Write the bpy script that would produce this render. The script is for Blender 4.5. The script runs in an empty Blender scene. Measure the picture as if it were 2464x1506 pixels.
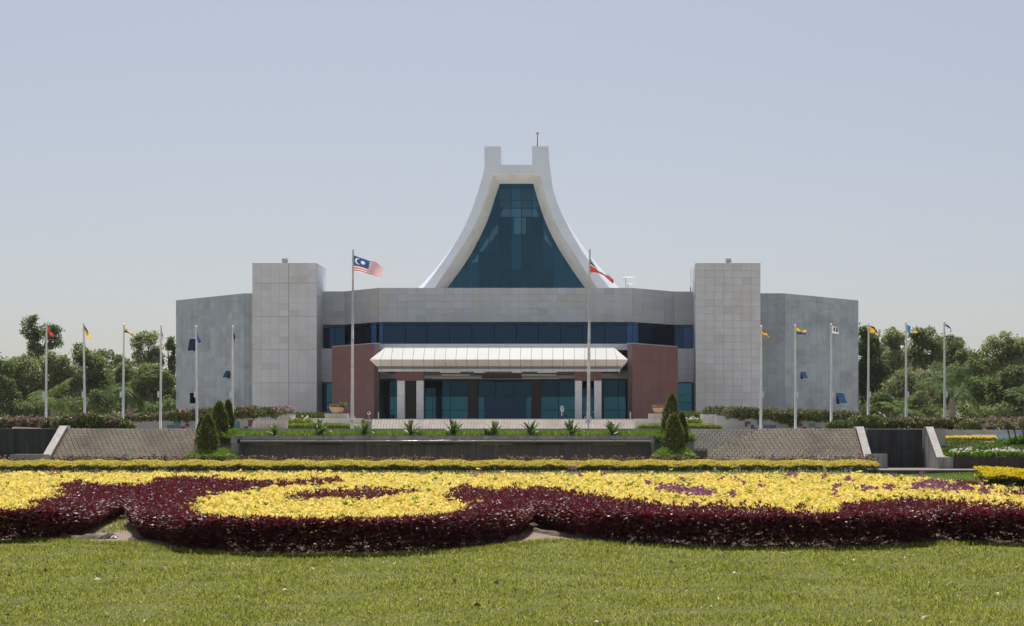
import bpy, bmesh, math, random
import numpy as np
from mathutils import Vector, Matrix

random.seed(7)
rng = np.random.default_rng(11)
C = bpy.context.scene.collection
R = math.radians

# ------------------------------------------------------------------ camera, sky, sun, exposure
F, VX, VY, EYE = 4000.0, 1415.0, 1070.0, 1.6       # focal length and principal point on a 2464 px wide picture
sc = bpy.context.scene
cam = bpy.data.cameras.new("camera")
cam.sensor_width = 36.0
cam.lens = 36.0 * F / 2464.0
cam.shift_x = (1232.0 - VX) / 2464.0
cam.shift_y = (VY - 753.0) / 2464.0
cam.clip_start = 0.5
cam.clip_end = 6000
camo = bpy.data.objects.new("camera", cam)
camo.location = (0, 0, EYE)
camo.rotation_euler = (R(90), 0, 0)
C.objects.link(camo)
sc.camera = camo

SUN_EL, SUN_AZ = 60.0, -7.0                          # degrees; azimuth from +Y towards +X
w = bpy.data.worlds.new("World")
sc.world = w
w.use_nodes = True
wn = w.node_tree
bg = wn.nodes["Background"]
sky = wn.nodes.new("ShaderNodeTexSky")
sky.sky_type = 'NISHITA'
sky.sun_disc = False
sky.sun_elevation = R(SUN_EL)
sky.sun_rotation = R(SUN_AZ)
sky.altitude = 0
sky.air_density = 0.9
sky.dust_density = 2.0
sky.ozone_density = 1.0
veil = wn.nodes.new("ShaderNodeMix")                 # thin high haze over the whole sky
veil.data_type = 'RGBA'
veil.inputs[0].default_value = 0.5
veil.inputs[7].default_value = (3.3, 3.12, 3.12, 1)
wn.links.new(sky.outputs[0], veil.inputs[6])
wn.links.new(veil.outputs[2], bg.inputs[0])
bg.inputs[1].default_value = 0.083

sun = bpy.data.lights.new("sun", 'SUN')
sun.energy = 4.2
sun.angle = R(0.53)
sun.color = (1.0, 0.95, 0.87)
suno = bpy.data.objects.new("sun", sun)
sd = Vector((math.sin(R(SUN_AZ)) * math.cos(R(SUN_EL)), math.cos(R(SUN_AZ)) * math.cos(R(SUN_EL)), math.sin(R(SUN_EL))))
suno.rotation_euler = sd.to_track_quat('Z', 'Y').to_euler()
suno.location = (0, 60, 80)
C.objects.link(suno)
vs = sc.view_settings
vs.view_transform = 'Standard'
vs.look = 'None'
vs.gamma = 1.0
vs.exposure = 0.66
sc.cycles.max_bounces = 6
sc.cycles.diffuse_bounces = 3
sc.cycles.glossy_bounces = 3
sc.cycles.transparent_max_bounces = 12
sc.cycles.caustics_reflective = False
sc.cycles.caustics_refractive = False

# ------------------------------------------------------------------ measuring: a point seen at picture (x, y) standing at distance d
def W(x, y, d):
    return Vector(((x - VX) * d / F, d, EYE + (VY - y) * d / F))
def WX(x, d): return (x - VX) * d / F
def WZ(y, d): return EYE + (VY - y) * d / F

# ------------------------------------------------------------------ materials
MATS = {}
def nodes_of(name):
    m = bpy.data.materials.new(name)
    m.use_nodes = True
    nt = m.node_tree
    b = nt.nodes["Principled BSDF"]
    MATS[name] = m
    return m, nt, b
def N(nt, t, **kw):
    n = nt.nodes.new(t)
    for k, v in kw.items():
        setattr(n, k, v)
    return n
def L(nt, a, b): nt.links.new(a, b)
def rgb(c): return (c[0], c[1], c[2], 1.0)
def mixc(nt, fac, a, b, mode='MIX'):
    n = N(nt, 'ShaderNodeMix', data_type='RGBA', blend_type=mode)
    for sock, v in ((n.inputs[0], fac), (n.inputs[6], a), (n.inputs[7], b)):
        if isinstance(v, bpy.types.NodeSocket): L(nt, v, sock)
        elif isinstance(v, (int, float)): sock.default_value = v
        else: sock.default_value = rgb(v)
    return n.outputs[2]
def noise(nt, scale, detail=3, rough=0.55, stretch=None, world=True):
    n = N(nt, 'ShaderNodeTexNoise')
    n.inputs['Scale'].default_value = scale
    n.inputs['Detail'].default_value = detail
    n.inputs['Roughness'].default_value = rough
    if world: src = N(nt, 'ShaderNodeNewGeometry').outputs['Position']
    else: src = N(nt, 'ShaderNodeTexCoord').outputs['Object']
    if stretch:
        mp = N(nt, 'ShaderNodeMapping')
        mp.inputs['Scale'].default_value = stretch
        L(nt, src, mp.inputs[0]); src = mp.outputs[0]
    L(nt, src, n.inputs['Vector'])
    return n.outputs['Fac']
def ramp(nt, fac, p0, p1):
    n = N(nt, 'ShaderNodeMapRange')
    n.inputs[1].default_value = p0; n.inputs[2].default_value = p1
    L(nt, fac, n.inputs[0])
    return n.outputs[0]
def piece_random(nt):
    a = N(nt, 'ShaderNodeObjectInfo').outputs['Random']
    b = N(nt, 'ShaderNodeNewGeometry').outputs['Random Per Island']
    m = N(nt, 'ShaderNodeMath', operation='ADD'); L(nt, a, m.inputs[0]); L(nt, b, m.inputs[1])
    f = N(nt, 'ShaderNodeMath', operation='FRACT'); L(nt, m.outputs[0], f.inputs[0])
    return f.outputs[0]
def mat_plain(name, col, rough=0.6, spec=0.5, metal=0.0, vary=0.12, scale=2.0, bump=0.0):
    m, nt, b = nodes_of(name)
    f = noise(nt, scale, 4)
    dark = [c * (1 - vary) for c in col]; light = [min(1, c * (1 + vary)) for c in col]
    L(nt, mixc(nt, ramp(nt, f, .3, .7), dark, light), b.inputs['Base Color'])
    b.inputs['Roughness'].default_value = rough
    b.inputs['Specular IOR Level'].default_value = spec
    b.inputs['Metallic'].default_value = metal
    if bump:
        bp = N(nt, 'ShaderNodeBump'); bp.inputs['Strength'].default_value = bump; bp.inputs['Distance'].default_value = .02
        L(nt, noise(nt, scale * 12, 4), bp.inputs['Height']); L(nt, bp.outputs[0], b.inputs['Normal'])
    return m
def mat_panel(name, c0, c1, stain, rough=0.65, spec=0.3, stain_amt=.55, odd=None, streak=True):
    """cladding: each piece its own tone, weathering streaks and blotches over all of them"""
    m, nt, b = nodes_of(name)
    pr = piece_random(nt)
    cr = N(nt, 'ShaderNodeValToRGB')
    e = cr.color_ramp.elements
    e[0].position = 0.0; e[0].color = rgb(c0)
    e[1].position = 1.0; e[1].color = rgb(c1)
    mid = cr.color_ramp.elements.new(.45); mid.color = rgb([a * .45 + b2 * .55 for a, b2 in zip(c0, c1)])
    if odd:
        o1 = cr.color_ramp.elements.new(.93); o1.color = rgb(c1)
        e = cr.color_ramp.elements; e[-1].color = rgb(odd)
    L(nt, pr, cr.inputs[0])
    blot = ramp(nt, noise(nt, .35, 5, .62), .48, .72)
    col = mixc(nt, blot, cr.outputs[0], stain)
    if streak:
        st = ramp(nt, noise(nt, 1.0, 4, .6, (2.2, 2.2, .12)), .52, .78)
        mul = N(nt, 'ShaderNodeMath', operation='MULTIPLY'); L(nt, st, mul.inputs[0]); mul.inputs[1].default_value = stain_amt
        col = mixc(nt, mul.outputs[0], col, stain)
    fine = noise(nt, 14, 4, .6)
    fm = mixc(nt, ramp(nt, fine, .3, .7), (.9, .9, .9), (1.08, 1.08, 1.08))
    col = mixc(nt, 1.0, col, fm, 'MULTIPLY')
    L(nt, col, b.inputs['Base Color'])
    b.inputs['Roughness'].default_value = rough
    b.inputs['Specular IOR Level'].default_value = spec
    return m
def mat_streaked(name, base, dark, pale, rough=.8):
    """old concrete with long vertical water stains"""
    m, nt, b = nodes_of(name)
    s1 = ramp(nt, noise(nt, 1.0, 5, .6, (2.6, 2.6, .10)), .38, .66)
    s2 = ramp(nt, noise(nt, 1.0, 4, .6, (5.0, 5.0, .22)), .58, .75)
    col = mixc(nt, s1, dark, base)
    col = mixc(nt, s2, col, pale)
    g = ramp(nt, noise(nt, 9, 5, .6), .3, .7)
    col = mixc(nt, 1.0, col, mixc(nt, g, (.85, .85, .85), (1.12, 1.12, 1.12)), 'MULTIPLY')
    L(nt, col, b.inputs['Base Color'])
    b.inputs['Roughness'].default_value = rough
    b.inputs['Specular IOR Level'].default_value = .25
    return m
def mat_leaf(name, cols, rough=.5, spec=.35, trans=.3, tcol=None, clump=0.0, clump_scale=.6):
    """foliage: colours picked leaf by leaf, some light passing through"""
    m, nt, b = nodes_of(name)
    pr = N(nt, 'ShaderNodeNewGeometry').outputs['Random Per Island']
    cr = N(nt, 'ShaderNodeValToRGB')
    els = cr.color_ramp.elements
    n = len(cols)
    els[0].position = 0; els[0].color = rgb(cols[0])
    els[1].position = 1; els[1].color = rgb(cols[-1])
    for i in range(1, n - 1):
        x = els.new(i / (n - 1)); x.color = rgb(cols[i])
    if clump:
        ad = N(nt, 'ShaderNodeMath', operation='MULTIPLY_ADD')
        cn = N(nt, 'ShaderNodeMath', operation='SUBTRACT'); L(nt, noise(nt, clump_scale, 3), cn.inputs[0]); cn.inputs[1].default_value = .5
        L(nt, cn.outputs[0], ad.inputs[0]); ad.inputs[1].default_value = clump * 2; L(nt, pr, ad.inputs[2])
        L(nt, ad.outputs[0], cr.inputs[0])
    else:
        L(nt, pr, cr.inputs[0])
    L(nt, cr.outputs[0], b.inputs['Base Color'])
    b.inputs['Roughness'].default_value = rough
    b.inputs['Specular IOR Level'].default_value = spec
    if trans > 0:
        t = N(nt, 'ShaderNodeBsdfTranslucent')
        if tcol: t.inputs[0].default_value = rgb(tcol)
        else: L(nt, cr.outputs[0], t.inputs[0])
        mx = N(nt, 'ShaderNodeMixShader'); mx.inputs[0].default_value = trans
        L(nt, b.outputs[0], mx.inputs[1]); L(nt, t.outputs[0], mx.inputs[2])
        L(nt, mx.outputs[0], nt.nodes['Material Output'].inputs[0])
    return m
def mat_glass(name, see, mirror, fac=.55, rough=.015, vary=.12, wobble=.004):
    """tinted reflective glazing: part of the light passes tinted, part is mirrored with the coating's colour"""
    m, nt, b = nodes_of(name)
    nt.nodes.remove(b)
    pr = piece_random(nt)
    t = N(nt, 'ShaderNodeBsdfTransparent'); t.inputs[0].default_value = rgb(see)
    g = N(nt, 'ShaderNodeBsdfGlossy'); g.inputs['Roughness'].default_value = rough
    L(nt, mixc(nt, pr, [c * (1 - vary) for c in mirror], [c * (1 + vary) for c in mirror]), g.inputs[0])
    bp = N(nt, 'ShaderNodeBump'); bp.inputs['Strength'].default_value = wobble * 20; bp.inputs['Distance'].default_value = .02
    L(nt, noise(nt, .8, 2), bp.inputs['Height']); L(nt, bp.outputs[0], g.inputs['Normal'])
    ad = N(nt, 'ShaderNodeMixShader'); ad.inputs[0].default_value = fac
    L(nt, t.outputs[0], ad.inputs[1]); L(nt, g.outputs[0], ad.inputs[2])
    L(nt, ad.outputs[0], nt.nodes['Material Output'].inputs[0])
    return m

M = {}
M['stone'] = mat_panel('grey_stone', (.54, .555, .59), (.585, .60, .635), (.495, .49, .47), odd=(.49, .495, .515), stain_amt=.35)
M['stone_wing'] = mat_panel('grey_stone_weathered', (.315, .37, .415), (.375, .43, .475), (.245, .265, .29), odd=(.38, .43, .47), stain_amt=.14)
M['stone_band'] = mat_panel('grey_stone_band', (.375, .41, .445), (.435, .465, .50), (.39, .385, .35), odd=(.345, .36, .375), stain_amt=.4)
M['joint'] = mat_plain('joint_grey', (.38, .385, .385), .9)  # even grey of the wall bodies, seen between the panels
M['granite'] = mat_panel('red_granite', (.145, .060, .058), (.172, .074, .071), (.125, .06, .058), rough=.35, spec=.4, stain_amt=.3)
M['granite_joint'] = mat_plain('granite_joint', (.17, .13, .125), .9)
M['white'] = mat_panel('white_cladding', (.60, .655, .73), (.64, .69, .765), (.58, .62, .67), rough=.5, stain_amt=.25)
M['reveal'] = mat_panel('cream_render', (.76, .76, .73), (.80, .80, .77), (.64, .62, .56), rough=.7, stain_amt=.5)
M['canopy_top'] = mat_panel('white_metal_panel', (.63, .63, .63), (.66, .66, .65), (.59, .58, .56), rough=.35, stain_amt=.2)
M['canopy_pink'] = mat_panel('pale_pink_panel', (.60, .54, .51), (.65, .585, .555), (.55, .5, .47), rough=.45, stain_amt=.25)
M['canopy_grey'] = mat_panel('pale_grey_panel', (.58, .60, .62), (.63, .65, .67), (.53, .53, .53), rough=.45, stain_amt=.25)
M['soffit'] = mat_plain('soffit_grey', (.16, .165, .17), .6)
M['slab_grey'] = mat_plain('slab_grey', (.34, .37, .4), .7)
M['roof_white'] = mat_plain('roof_white', (.75, .75, .75), .6)
M['column_white'] = mat_plain('column_pale', (.62, .62, .64), .6, vary=.1)
M['column_brown'] = mat_plain('column_brown', (.075, .065, .062), .6)
M['dark'] = mat_plain('interior_dark', (.02, .022, .025), .8)
M['glass_spire'] = mat_glass('spire_glass', (.08, .15, .17), (.04, .112, .158), .6, vary=.05)
M['glass_spire_pale'] = mat_glass('spire_glass_pale', (.09, .18, .21), (.048, .145, .212), .6, vary=.05)
M['glass_teal'] = mat_glass('teal_glass', (.05, .1, .13), (.055, .21, .29), .62)
M['glass_navy'] = mat_glass('navy_glass', (.03, .05, .06), (.036, .08, .145), .6, vary=.05)
M['glass_soffit_tint'] = mat_glass('teal_glass_soffit_tint', (.04, .07, .08), (.025, .08, .11), .6)  # teal darkened so the soffit's reflection is in the colour
M['glass_blue'] = mat_plain('blue_panel', (.012, .10, .27), .25, .5)
M['mullion'] = mat_plain('mullion_dark', (.02, .045, .06), .4)
M['door_dark'] = mat_plain('door_dark', (.035, .045, .055), .2)
M['alu'] = mat_plain('pale_aluminium', (.5, .53, .55), .4, .5, .3)
M['pole'] = mat_plain('white_pole_paint', (.52, .54, .57), .35)
M['pole_old'] = mat_plain('weathered_pole_paint', (.46, .46, .45), .45, vary=.2)
M['ball'] = mat_plain('white_ball', (.85, .85, .85), .2)
M['steel'] = mat_plain('galvanised', (.42, .44, .45), .45, .5, .6)
M['black'] = mat_plain('black', (.015, .015, .017), .4)
M['tile'] = mat_panel('stair_tile', (.57, .505, .42), (.65, .585, .49), (.37, .335, .29), rough=.8, stain_amt=.5, streak=False, odd=(.48, .44, .39))
M['tile_pale'] = mat_panel('pale_tile', (.50, .48, .43), (.58, .55, .5), (.38, .35, .31), rough=.8, streak=False)
M['tile_joint'] = mat_plain('tile_joint', (.19, .175, .15), .9)
M['tile_ramp'] = mat_panel('ramp_tile', (.44, .395, .35), (.5, .455, .405), (.33, .29, .26), rough=.8, streak=False)
M['ramp_joint'] = mat_plain('ramp_joint', (.23, .2, .18), .9)
M['mural_white'] = mat_panel('mural_white', (.5, .5, .5), (.56, .56, .56), (.42, .4, .38), rough=.6, streak=False)
M['mural_blue'] = mat_panel('mural_blue', (.12, .25, .40), (.17, .31, .46), (.1, .2, .3), rough=.4, streak=False)
M['slab_blue'] = mat_panel('pale_blue_slab', (.30, .40, .48), (.36, .47, .56), (.28, .35, .4), rough=.5, streak=False)
M['mural_red'] = mat_panel('mural_red', (.17, .07, .075), (.22, .09, .09), (.12, .06, .06), rough=.4, streak=False)
M['conc'] = mat_streaked('concrete', (.42, .415, .42), (.28, .275, .275), (.48, .475, .48))
M['conc_cap'] = mat_streaked('concrete_cap', (.42, .4, .38), (.33, .31, .29), (.47, .45, .42))
M['conc_black'] = mat_streaked('blackened_concrete', (.075, .077, .082), (.04, .041, .044), (.125, .125, .13))
M['conc_white'] = mat_streaked('streaked_concrete', (.46, .46, .45), (.17, .165, .16), (.55, .55, .54))
M['brown_wall'] = mat_streaked('brown_wall', (.10, .068, .066), (.065, .045, .045), (.125, .09, .09))
M['kerb'] = mat_streaked('dark_kerb', (.10, .11, .11), (.06, .065, .065), (.13, .135, .13))
M['paving'] = mat_plain('pale_paving', (.47, .44, .39), .85, vary=.15, scale=1.5)
M['kerb_top'] = mat_plain('worn_paving', (.14, .122, .095), .9, vary=.25)
M['pinkrail'] = mat_plain('pink_paint', (.62, .38, .38), .6)
M['terracotta'] = mat_plain('terracotta', (.52, .33, .22), .7)
M['soil'] = mat_plain('dry_soil', (.19, .145, .105), .95, vary=.3, scale=5, bump=.6)
M['soil_shade'] = mat_plain('shade_tinted_soil', (.095, .07, .052), .95, vary=.35, scale=5, bump=.6)  # soil colour with the shade of the bedding put into it
M['bark'] = mat_plain('bark', (.10, .085, .065), .9, vary=.35, scale=6)
M['palm_bark'] = mat_plain('palm_bark', (.22, .19, .16), .9, vary=.25, scale=3)
M['paving_grey'] = mat_plain('driveway_paving', (.42, .4, .37), .9)
M['soffit_light'] = mat_plain('white_fitting', (.8, .8, .78), .5)
M['water_wall'] = mat_streaked('wet_dark_wall', (.18, .155, .143), (.14, .122, .112), (.22, .20, .195), rough=.4)

M['leaf_yellow'] = mat_leaf('yellow_leaf', [(.58, .54, .09), (.78, .62, .12), (.83, .67, .16), (.86, .73, .26)], rough=.5, spec=.4, trans=.45)
M['leaf_hedge'] = mat_leaf('yellow_green_leaf', [(.20, .24, .04), (.55, .48, .08), (.72, .59, .12), (.78, .65, .16)], rough=.5, spec=.35, trans=.42)
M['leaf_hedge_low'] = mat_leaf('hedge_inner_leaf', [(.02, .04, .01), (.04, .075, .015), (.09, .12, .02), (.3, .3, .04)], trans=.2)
M['leaf_gold'] = mat_leaf('golden_leaf', [(.26, .30, .02), (.60, .52, .02), (.78, .60, .025), (.82, .60, .04)], rough=.5, spec=.35, trans=.48)
M['leaf_maroon'] = mat_leaf('maroon_leaf', [(.035, .010, .018), (.055, .011, .019), (.105, .016, .025), (.16, .023, .032)], rough=.52, spec=.8, trans=.26, tcol=(.19, .014, .024))
M['leaf_fresh'] = mat_leaf('fresh_green_leaf', [(.06, .15, .012), (.12, .24, .02), (.2, .32, .03)], trans=.35)
M['flower_purple'] = mat_leaf('purple_flower', [(.16, .07, .10), (.26, .11, .17), (.34, .14, .24), (.38, .12, .40)], rough=.7, spec=.15, trans=.25)
M['flower_pink'] = mat_leaf('pink_flower', [(.22, .10, .13), (.33, .17, .20), (.40, .24, .26)], rough=.6, trans=.3)
M['flower_white'] = mat_leaf('white_flower', [(.75, .75, .68), (.85, .85, .8)], rough=.6, trans=.25)
M['leaf_boug'] = mat_leaf('bougainvillea_leaf', [(.035, .065, .016), (.075, .12, .025), (.13, .17, .035), (.2, .2, .05)], trans=.3, clump=.25)
M['leaf_clipped'] = mat_leaf('clipped_hedge_leaf', [(.06, .10, .02), (.11, .16, .03), (.18, .22, .04)], trans=.25)
M['leaf_conifer'] = mat_leaf('conifer_leaf', [(0.069, 0.1, 0.02), (0.125, 0.163, 0.027), (0.275, 0.3, 0.056)], trans=.3)
M['leaf_lime'] = mat_leaf('lime_hedge_leaf', [(.15, .22, .02), (.22, .29, .03), (.28, .33, .05)], trans=.3)
M['leaf_dracaena'] = mat_leaf('sword_leaf', [(.035, .075, .015), (.06, .12, .025), (.16, .22, .06)], rough=.5, spec=.25, trans=.25)
M['grass_tall'] = mat_leaf('planter_grass', [(0.095, 0.176, 0.02), (0.176, 0.284, 0.034), (0.27, 0.378, 0.054)], trans=.35)
M['grass'] = mat_leaf('lawn_blade', [(.14, .18, .024), (.245, .285, .036), (.36, .39, .052), (.52, .48, .16)], rough=.55, spec=.3, trans=.42, clump=.30, clump_scale=.8)
M['leaf_dry'] = mat_leaf('dry_leaf', [(.09, .05, .03), (.18, .11, .06), (.28, .19, .12), (.44, .34, .25)], trans=.1)
TREE = [
    mat_leaf('tree_olive', [(0.158, 0.199, 0.084), (0.221, 0.266, 0.108), (0.283, 0.324, 0.138), (0.354, 0.382, 0.169)], rough=.8, spec=.1, trans=.52, clump=.16, clump_scale=.35),
    mat_leaf('tree_deep', [(0.076, 0.116, 0.047), (0.118, 0.168, 0.061), (0.159, 0.218, 0.074), (0.208, 0.263, 0.094)], rough=.75, spec=.15, trans=.5, clump=.16, clump_scale=.35),
    mat_leaf('tree_mid', [(0.1, 0.14, 0.055), (0.146, 0.198, 0.068), (0.193, 0.253, 0.084), (0.254, 0.302, 0.11)], rough=.75, spec=.15, trans=.52, clump=.16, clump_scale=.35),
    mat_leaf('tree_pale', [(0.162, 0.198, 0.094), (0.214, 0.246, 0.114), (0.266, 0.293, 0.132), (0.31, 0.332, 0.158)], rough=.8, spec=.1, trans=.52, clump=.16, clump_scale=.35),
]
M['palm'] = mat_leaf('palm_leaf', [(.03, .06, .018), (.05, .09, .024), (.08, .125, .034), (.13, .17, .055)], rough=.75, spec=.1, trans=.25)
M['palm_fresh'] = mat_leaf('palm_fresh_leaf', [(.06, .11, .022), (.11, .17, .032), (.18, .24, .055)], rough=.75, spec=.1, trans=.3)
def flagmat(name, col): 
    return mat_leaf('flag_' + name, [col, col], rough=.8, spec=.1, trans=.35)
FL = {k: flagmat(k, v) for k, v in dict(red=(.55, .06, .06), white=(.8, .8, .8), blue=(.04, .09, .28), sky=(.25, .42, .45), navy=(.01, .03, .06), yellow=(.75, .5, .05), black=(.012, .012, .014), stripe=(.55, .12, .16), cyan=(.03, .22, .5), darkred=(.2, .02, .03), paleblue=(.4, .5, .7)).items()}

# lawn ground (fine blades stand on it near the camera)
m, nt, b = nodes_of('lawn_ground'); M['lawn'] = m
c = mixc(nt, ramp(nt, noise(nt, 1.1, 5, .6), .35, .68), (.10, .115, .03), (.155, .17, .042))
c = mixc(nt, ramp(nt, noise(nt, 30, 4, .7), .35, .7), c, (.06, .055, .025))
c = mixc(nt, ramp(nt, noise(nt, .5, 4, .6), .6, .8), c, (.20, .16, .085))
L(nt, c, b.inputs['Base Color']); b.inputs['Roughness'].default_value = .95; b.inputs['Specular IOR Level'].default_value = .1

# ------------------------------------------------------------------ mesh helpers
class MB:
    def __init__(s): s.v = []; s.f = []; s.m = []
    def quad(s, a, b, c, d, mi=0):
        n = len(s.v); s.v += [tuple(a), tuple(b), tuple(c), tuple(d)]; s.f.append((n, n+1, n+2, n+3)); s.m.append(mi)
    def poly(s, pts, mi=0):
        n = len(s.v); s.v += [tuple(p) for p in pts]; s.f.append(tuple(range(n, n+len(pts)))); s.m.append(mi)
    def hexa(s, p, mi=0):
        """8 corners: bottom 4 (ccw), top 4"""
        n = len(s.v); s.v += [tuple(q) for q in p]
        for f in ((3,2,1,0),(4,5,6,7),(0,1,5,4),(1,2,6,5),(2,3,7,6),(3,0,4,7)):
            s.f.append(tuple(n+i for i in f)); s.m.append(mi)
    def box(s, x0, x1, y0, y1, z0, z1, mi=0):
        s.hexa([(x0,y0,z0),(x1,y0,z0),(x1,y1,z0),(x0,y1,z0),(x0,y0,z1),(x1,y0,z1),(x1,y1,z1),(x0,y1,z1)], mi)
    def prism(s, poly, z0, z1, mi=0):
        n = len(s.v); k = len(poly)
        s.v += [(p[0], p[1], z0) for p in poly] + [(p[0], p[1], z1) for p in poly]
        s.f.append(tuple(n+i for i in reversed(range(k)))); s.f.append(tuple(n+k+i for i in range(k))); s.m += [mi, mi]
        for i in range(k):
            j = (i+1) % k; s.f.append((n+i, n+j, n+k+j, n+k+i)); s.m.append(mi)
    def tube(s, pts, radii, seg=8, mi=0, cap=True):
        pts = [Vector(p) for p in pts]; n0 = len(s.v)
        for i, p in enumerate(pts):
            a = pts[max(i-1, 0)]; b = pts[min(i+1, len(pts)-1)]
            t = (b - a).normalized()
            u = t.cross(Vector((0, 1, 0)) if abs(t.y) < .9 else Vector((1, 0, 0))).normalized(); v = t.cross(u)
            r = radii[i] if isinstance(radii, (list, tuple)) else radii
            for k in range(seg):
                q = p + (u * math.cos(2*math.pi*k/seg) + v * math.sin(2*math.pi*k/seg)) * r
                s.v.append(tuple(q))
        for i in range(len(pts)-1):
            for k in range(seg):
                k2 = (k+1) % seg; a = n0+i*seg
                s.f.append((a+k, a+k2, a+seg+k2, a+seg+k)); s.m.append(mi)
        if cap:
            s.f.append(tuple(n0+k for k in range(seg))); s.m.append(mi)
            e = n0+(len(pts)-1)*seg; s.f.append(tuple(e+k for k in reversed(range(seg)))); s.m.append(mi)
    def lathe(s, prof, seg=16, center=(0,0,0), mi=0):
        n0 = len(s.v)
        for r, z in prof:
            for k in range(seg):
                s.v.append((center[0]+r*math.cos(2*math.pi*k/seg), center[1]+r*math.sin(2*math.pi*k/seg), center[2]+z))
        for i in range(len(prof)-1):
            for k in range(seg):
                k2 = (k+1) % seg; a = n0+i*seg
                s.f.append((a+k, a+k2, a+seg+k2, a+seg+k)); s.m.append(mi)
    def ball(s, c, r, seg=10, mi=0):
        s.lathe([(max(r*math.sin(math.pi*i/6), 1e-4), -r*math.cos(math.pi*i/6)) for i in range(7)], seg, c, mi)
    def mesh(s, name, mats, smooth=False):
        me = bpy.data.meshes.new(name)
        me.from_pydata(s.v, [], s.f)
        for mm in (mats if isinstance(mats, (list, tuple)) else [mats]): me.materials.append(mm)
        if any(s.m): me.polygons.foreach_set('material_index', s.m)
        if smooth: me.polygons.foreach_set('use_smooth', [True]*len(me.polygons))
        me.update()
        return me

WM = {}
def put(name, me, parent=None, mat=None, kind=None, local=False):
    """one object; its matrix is in world space unless local"""
    o = bpy.data.objects.new(name, me)
    mat = mat or Matrix()
    if parent:
        o.parent = parent
        if not local:
            o.matrix_parent_inverse = WM[parent.name].inverted()
        o.matrix_basis = mat
        WM[o.name] = (WM[parent.name] @ mat) if local else mat
    else:
        o.matrix_basis = mat; WM[o.name] = mat
    if kind: o['kind'] = kind
    C.objects.link(o)
    return o
def build(mb, name, mats, parent=None, kind=None, smooth=False, local=False):
    return put(name, mb.mesh(name, mats, smooth), parent, None, kind, local)
def thing(name, label, cat, loc=(0,0,0), group=None, rz=0):
    o = put(name, None, None, Matrix.Translation(loc) @ Matrix.Rotation(rz, 4, 'Z'))
    o.empty_display_size = .3
    return tag(o, label, cat, group)
def tag(o, label, cat, group=None):
    o['label'] = label; o['category'] = cat; o['kind'] = 'thing'
    if group: o['group'] = group
    return o
def struct(name, mb, mats, label=None):
    o = build(mb, name, mats, None, 'structure')
    if label: o['label'] = label
    return o
def dup(root, loc, label, rz=0, sc_=1.0):
    def cp(o, par):
        c = o.copy(); C.objects.link(c)
        if par: c.parent = par
        for ch in kids.get(o.name, ()): cp(ch, c)
        return c
    kids = {}
    for o in bpy.data.objects:
        if o.parent: kids.setdefault(o.parent.name, []).append(o)
    r = cp(root, None)
    r.matrix_basis = Matrix.Translation(loc) @ Matrix.Rotation(rz, 4, 'Z') @ Matrix.Scale(sc_, 4)
    WM[r.name] = r.matrix_basis.copy()
    r['label'] = label
    return r

# ------------------------------------------------------------------ foliage helpers (numpy)
def quads_mesh(name, V, mat, mats=None, mi=None):
    """V: (n,4,3) separate quads"""
    n = len(V)
    me = bpy.data.meshes.new(name)
    me.vertices.add(n*4); me.loops.add(n*4); me.polygons.add(n)
    me.vertices.foreach_set('co', V.reshape(-1).astype(np.float32))
    me.loops.foreach_set('vertex_index', np.arange(n*4, dtype=np.int32))
    me.polygons.foreach_set('loop_start', np.arange(0, n*4, 4, dtype=np.int32))
    for x in (mats or [mat]): me.materials.append(x)
    if mi is not None: me.polygons.foreach_set('material_index', mi.astype(np.int32))
    me.update(calc_edges=True)
    return me
def unit(a): return a / np.maximum(np.linalg.norm(a, axis=-1, keepdims=True), 1e-9)
def leaf_quads(Cn, Dr, Ln, Wd, fold=None):
    """leaf rhombs from base points, directions, lengths, widths"""
    up = np.zeros_like(Dr); up[:, 2] = 1
    rnd = rng.normal(size=Dr.shape)
    S = unit(np.cross(Dr, unit(up*.6 + rnd*.5)))
    Ln = np.broadcast_to(np.asarray(Ln, float).reshape(-1, 1), (len(Cn), 1)); Wd = np.broadcast_to(np.asarray(Wd, float).reshape(-1, 1), (len(Cn), 1))
    nrm = np.cross(S, Dr)
    mid = Cn + Dr*Ln*.45 + nrm*Ln*.06
    return np.stack([Cn, mid + S*Wd*.5, Cn + Dr*Ln, mid - S*Wd*.5], axis=1)
def sprigs(P, k, length, width, lo=.2, hi=1.2, lean=None):
    """k leaves fanning out of each point"""
    n = len(P)
    az = rng.uniform(0, 2*np.pi, (n, 1)) + np.arange(k)*(2*np.pi/k) + rng.normal(0, .35, (n, k))
    el = rng.uniform(lo, hi, (n, k))
    D = np.stack([np.cos(az)*np.cos(el), np.sin(az)*np.cos(el), np.sin(el)], -1)
    if lean is not None: D = unit(D + lean[:, None, :])
    D = unit(D)
    Cn = np.repeat(P[:, None, :], k, 1).reshape(-1, 3)
    ln = np.repeat(np.broadcast_to(np.asarray(length, float).reshape(-1), (n,)), k) * rng.uniform(.7, 1.2, n*k)
    wd = np.repeat(np.broadcast_to(np.asarray(width, float).reshape(-1), (n,)), k)
    return leaf_quads(Cn, D.reshape(-1, 3), ln, wd)
def sphere_dirs(n):
    return unit(rng.normal(size=(n, 3)))
def blob_points(c, r, n, shell=.55):
    d = sphere_dirs(n)
    rad = shell + (1 - shell) * rng.random((n, 1))**.7
    lump = 1 + .22*np.sin(d[:, :1]*5.1 + c[0]) * np.cos(d[:, 2:]*4.3 + c[2]) + .1*np.sin(d[:, 1:2]*11 + c[0]*2)
    return np.array(c) + d*rad*lump*np.array(r), d
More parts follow.
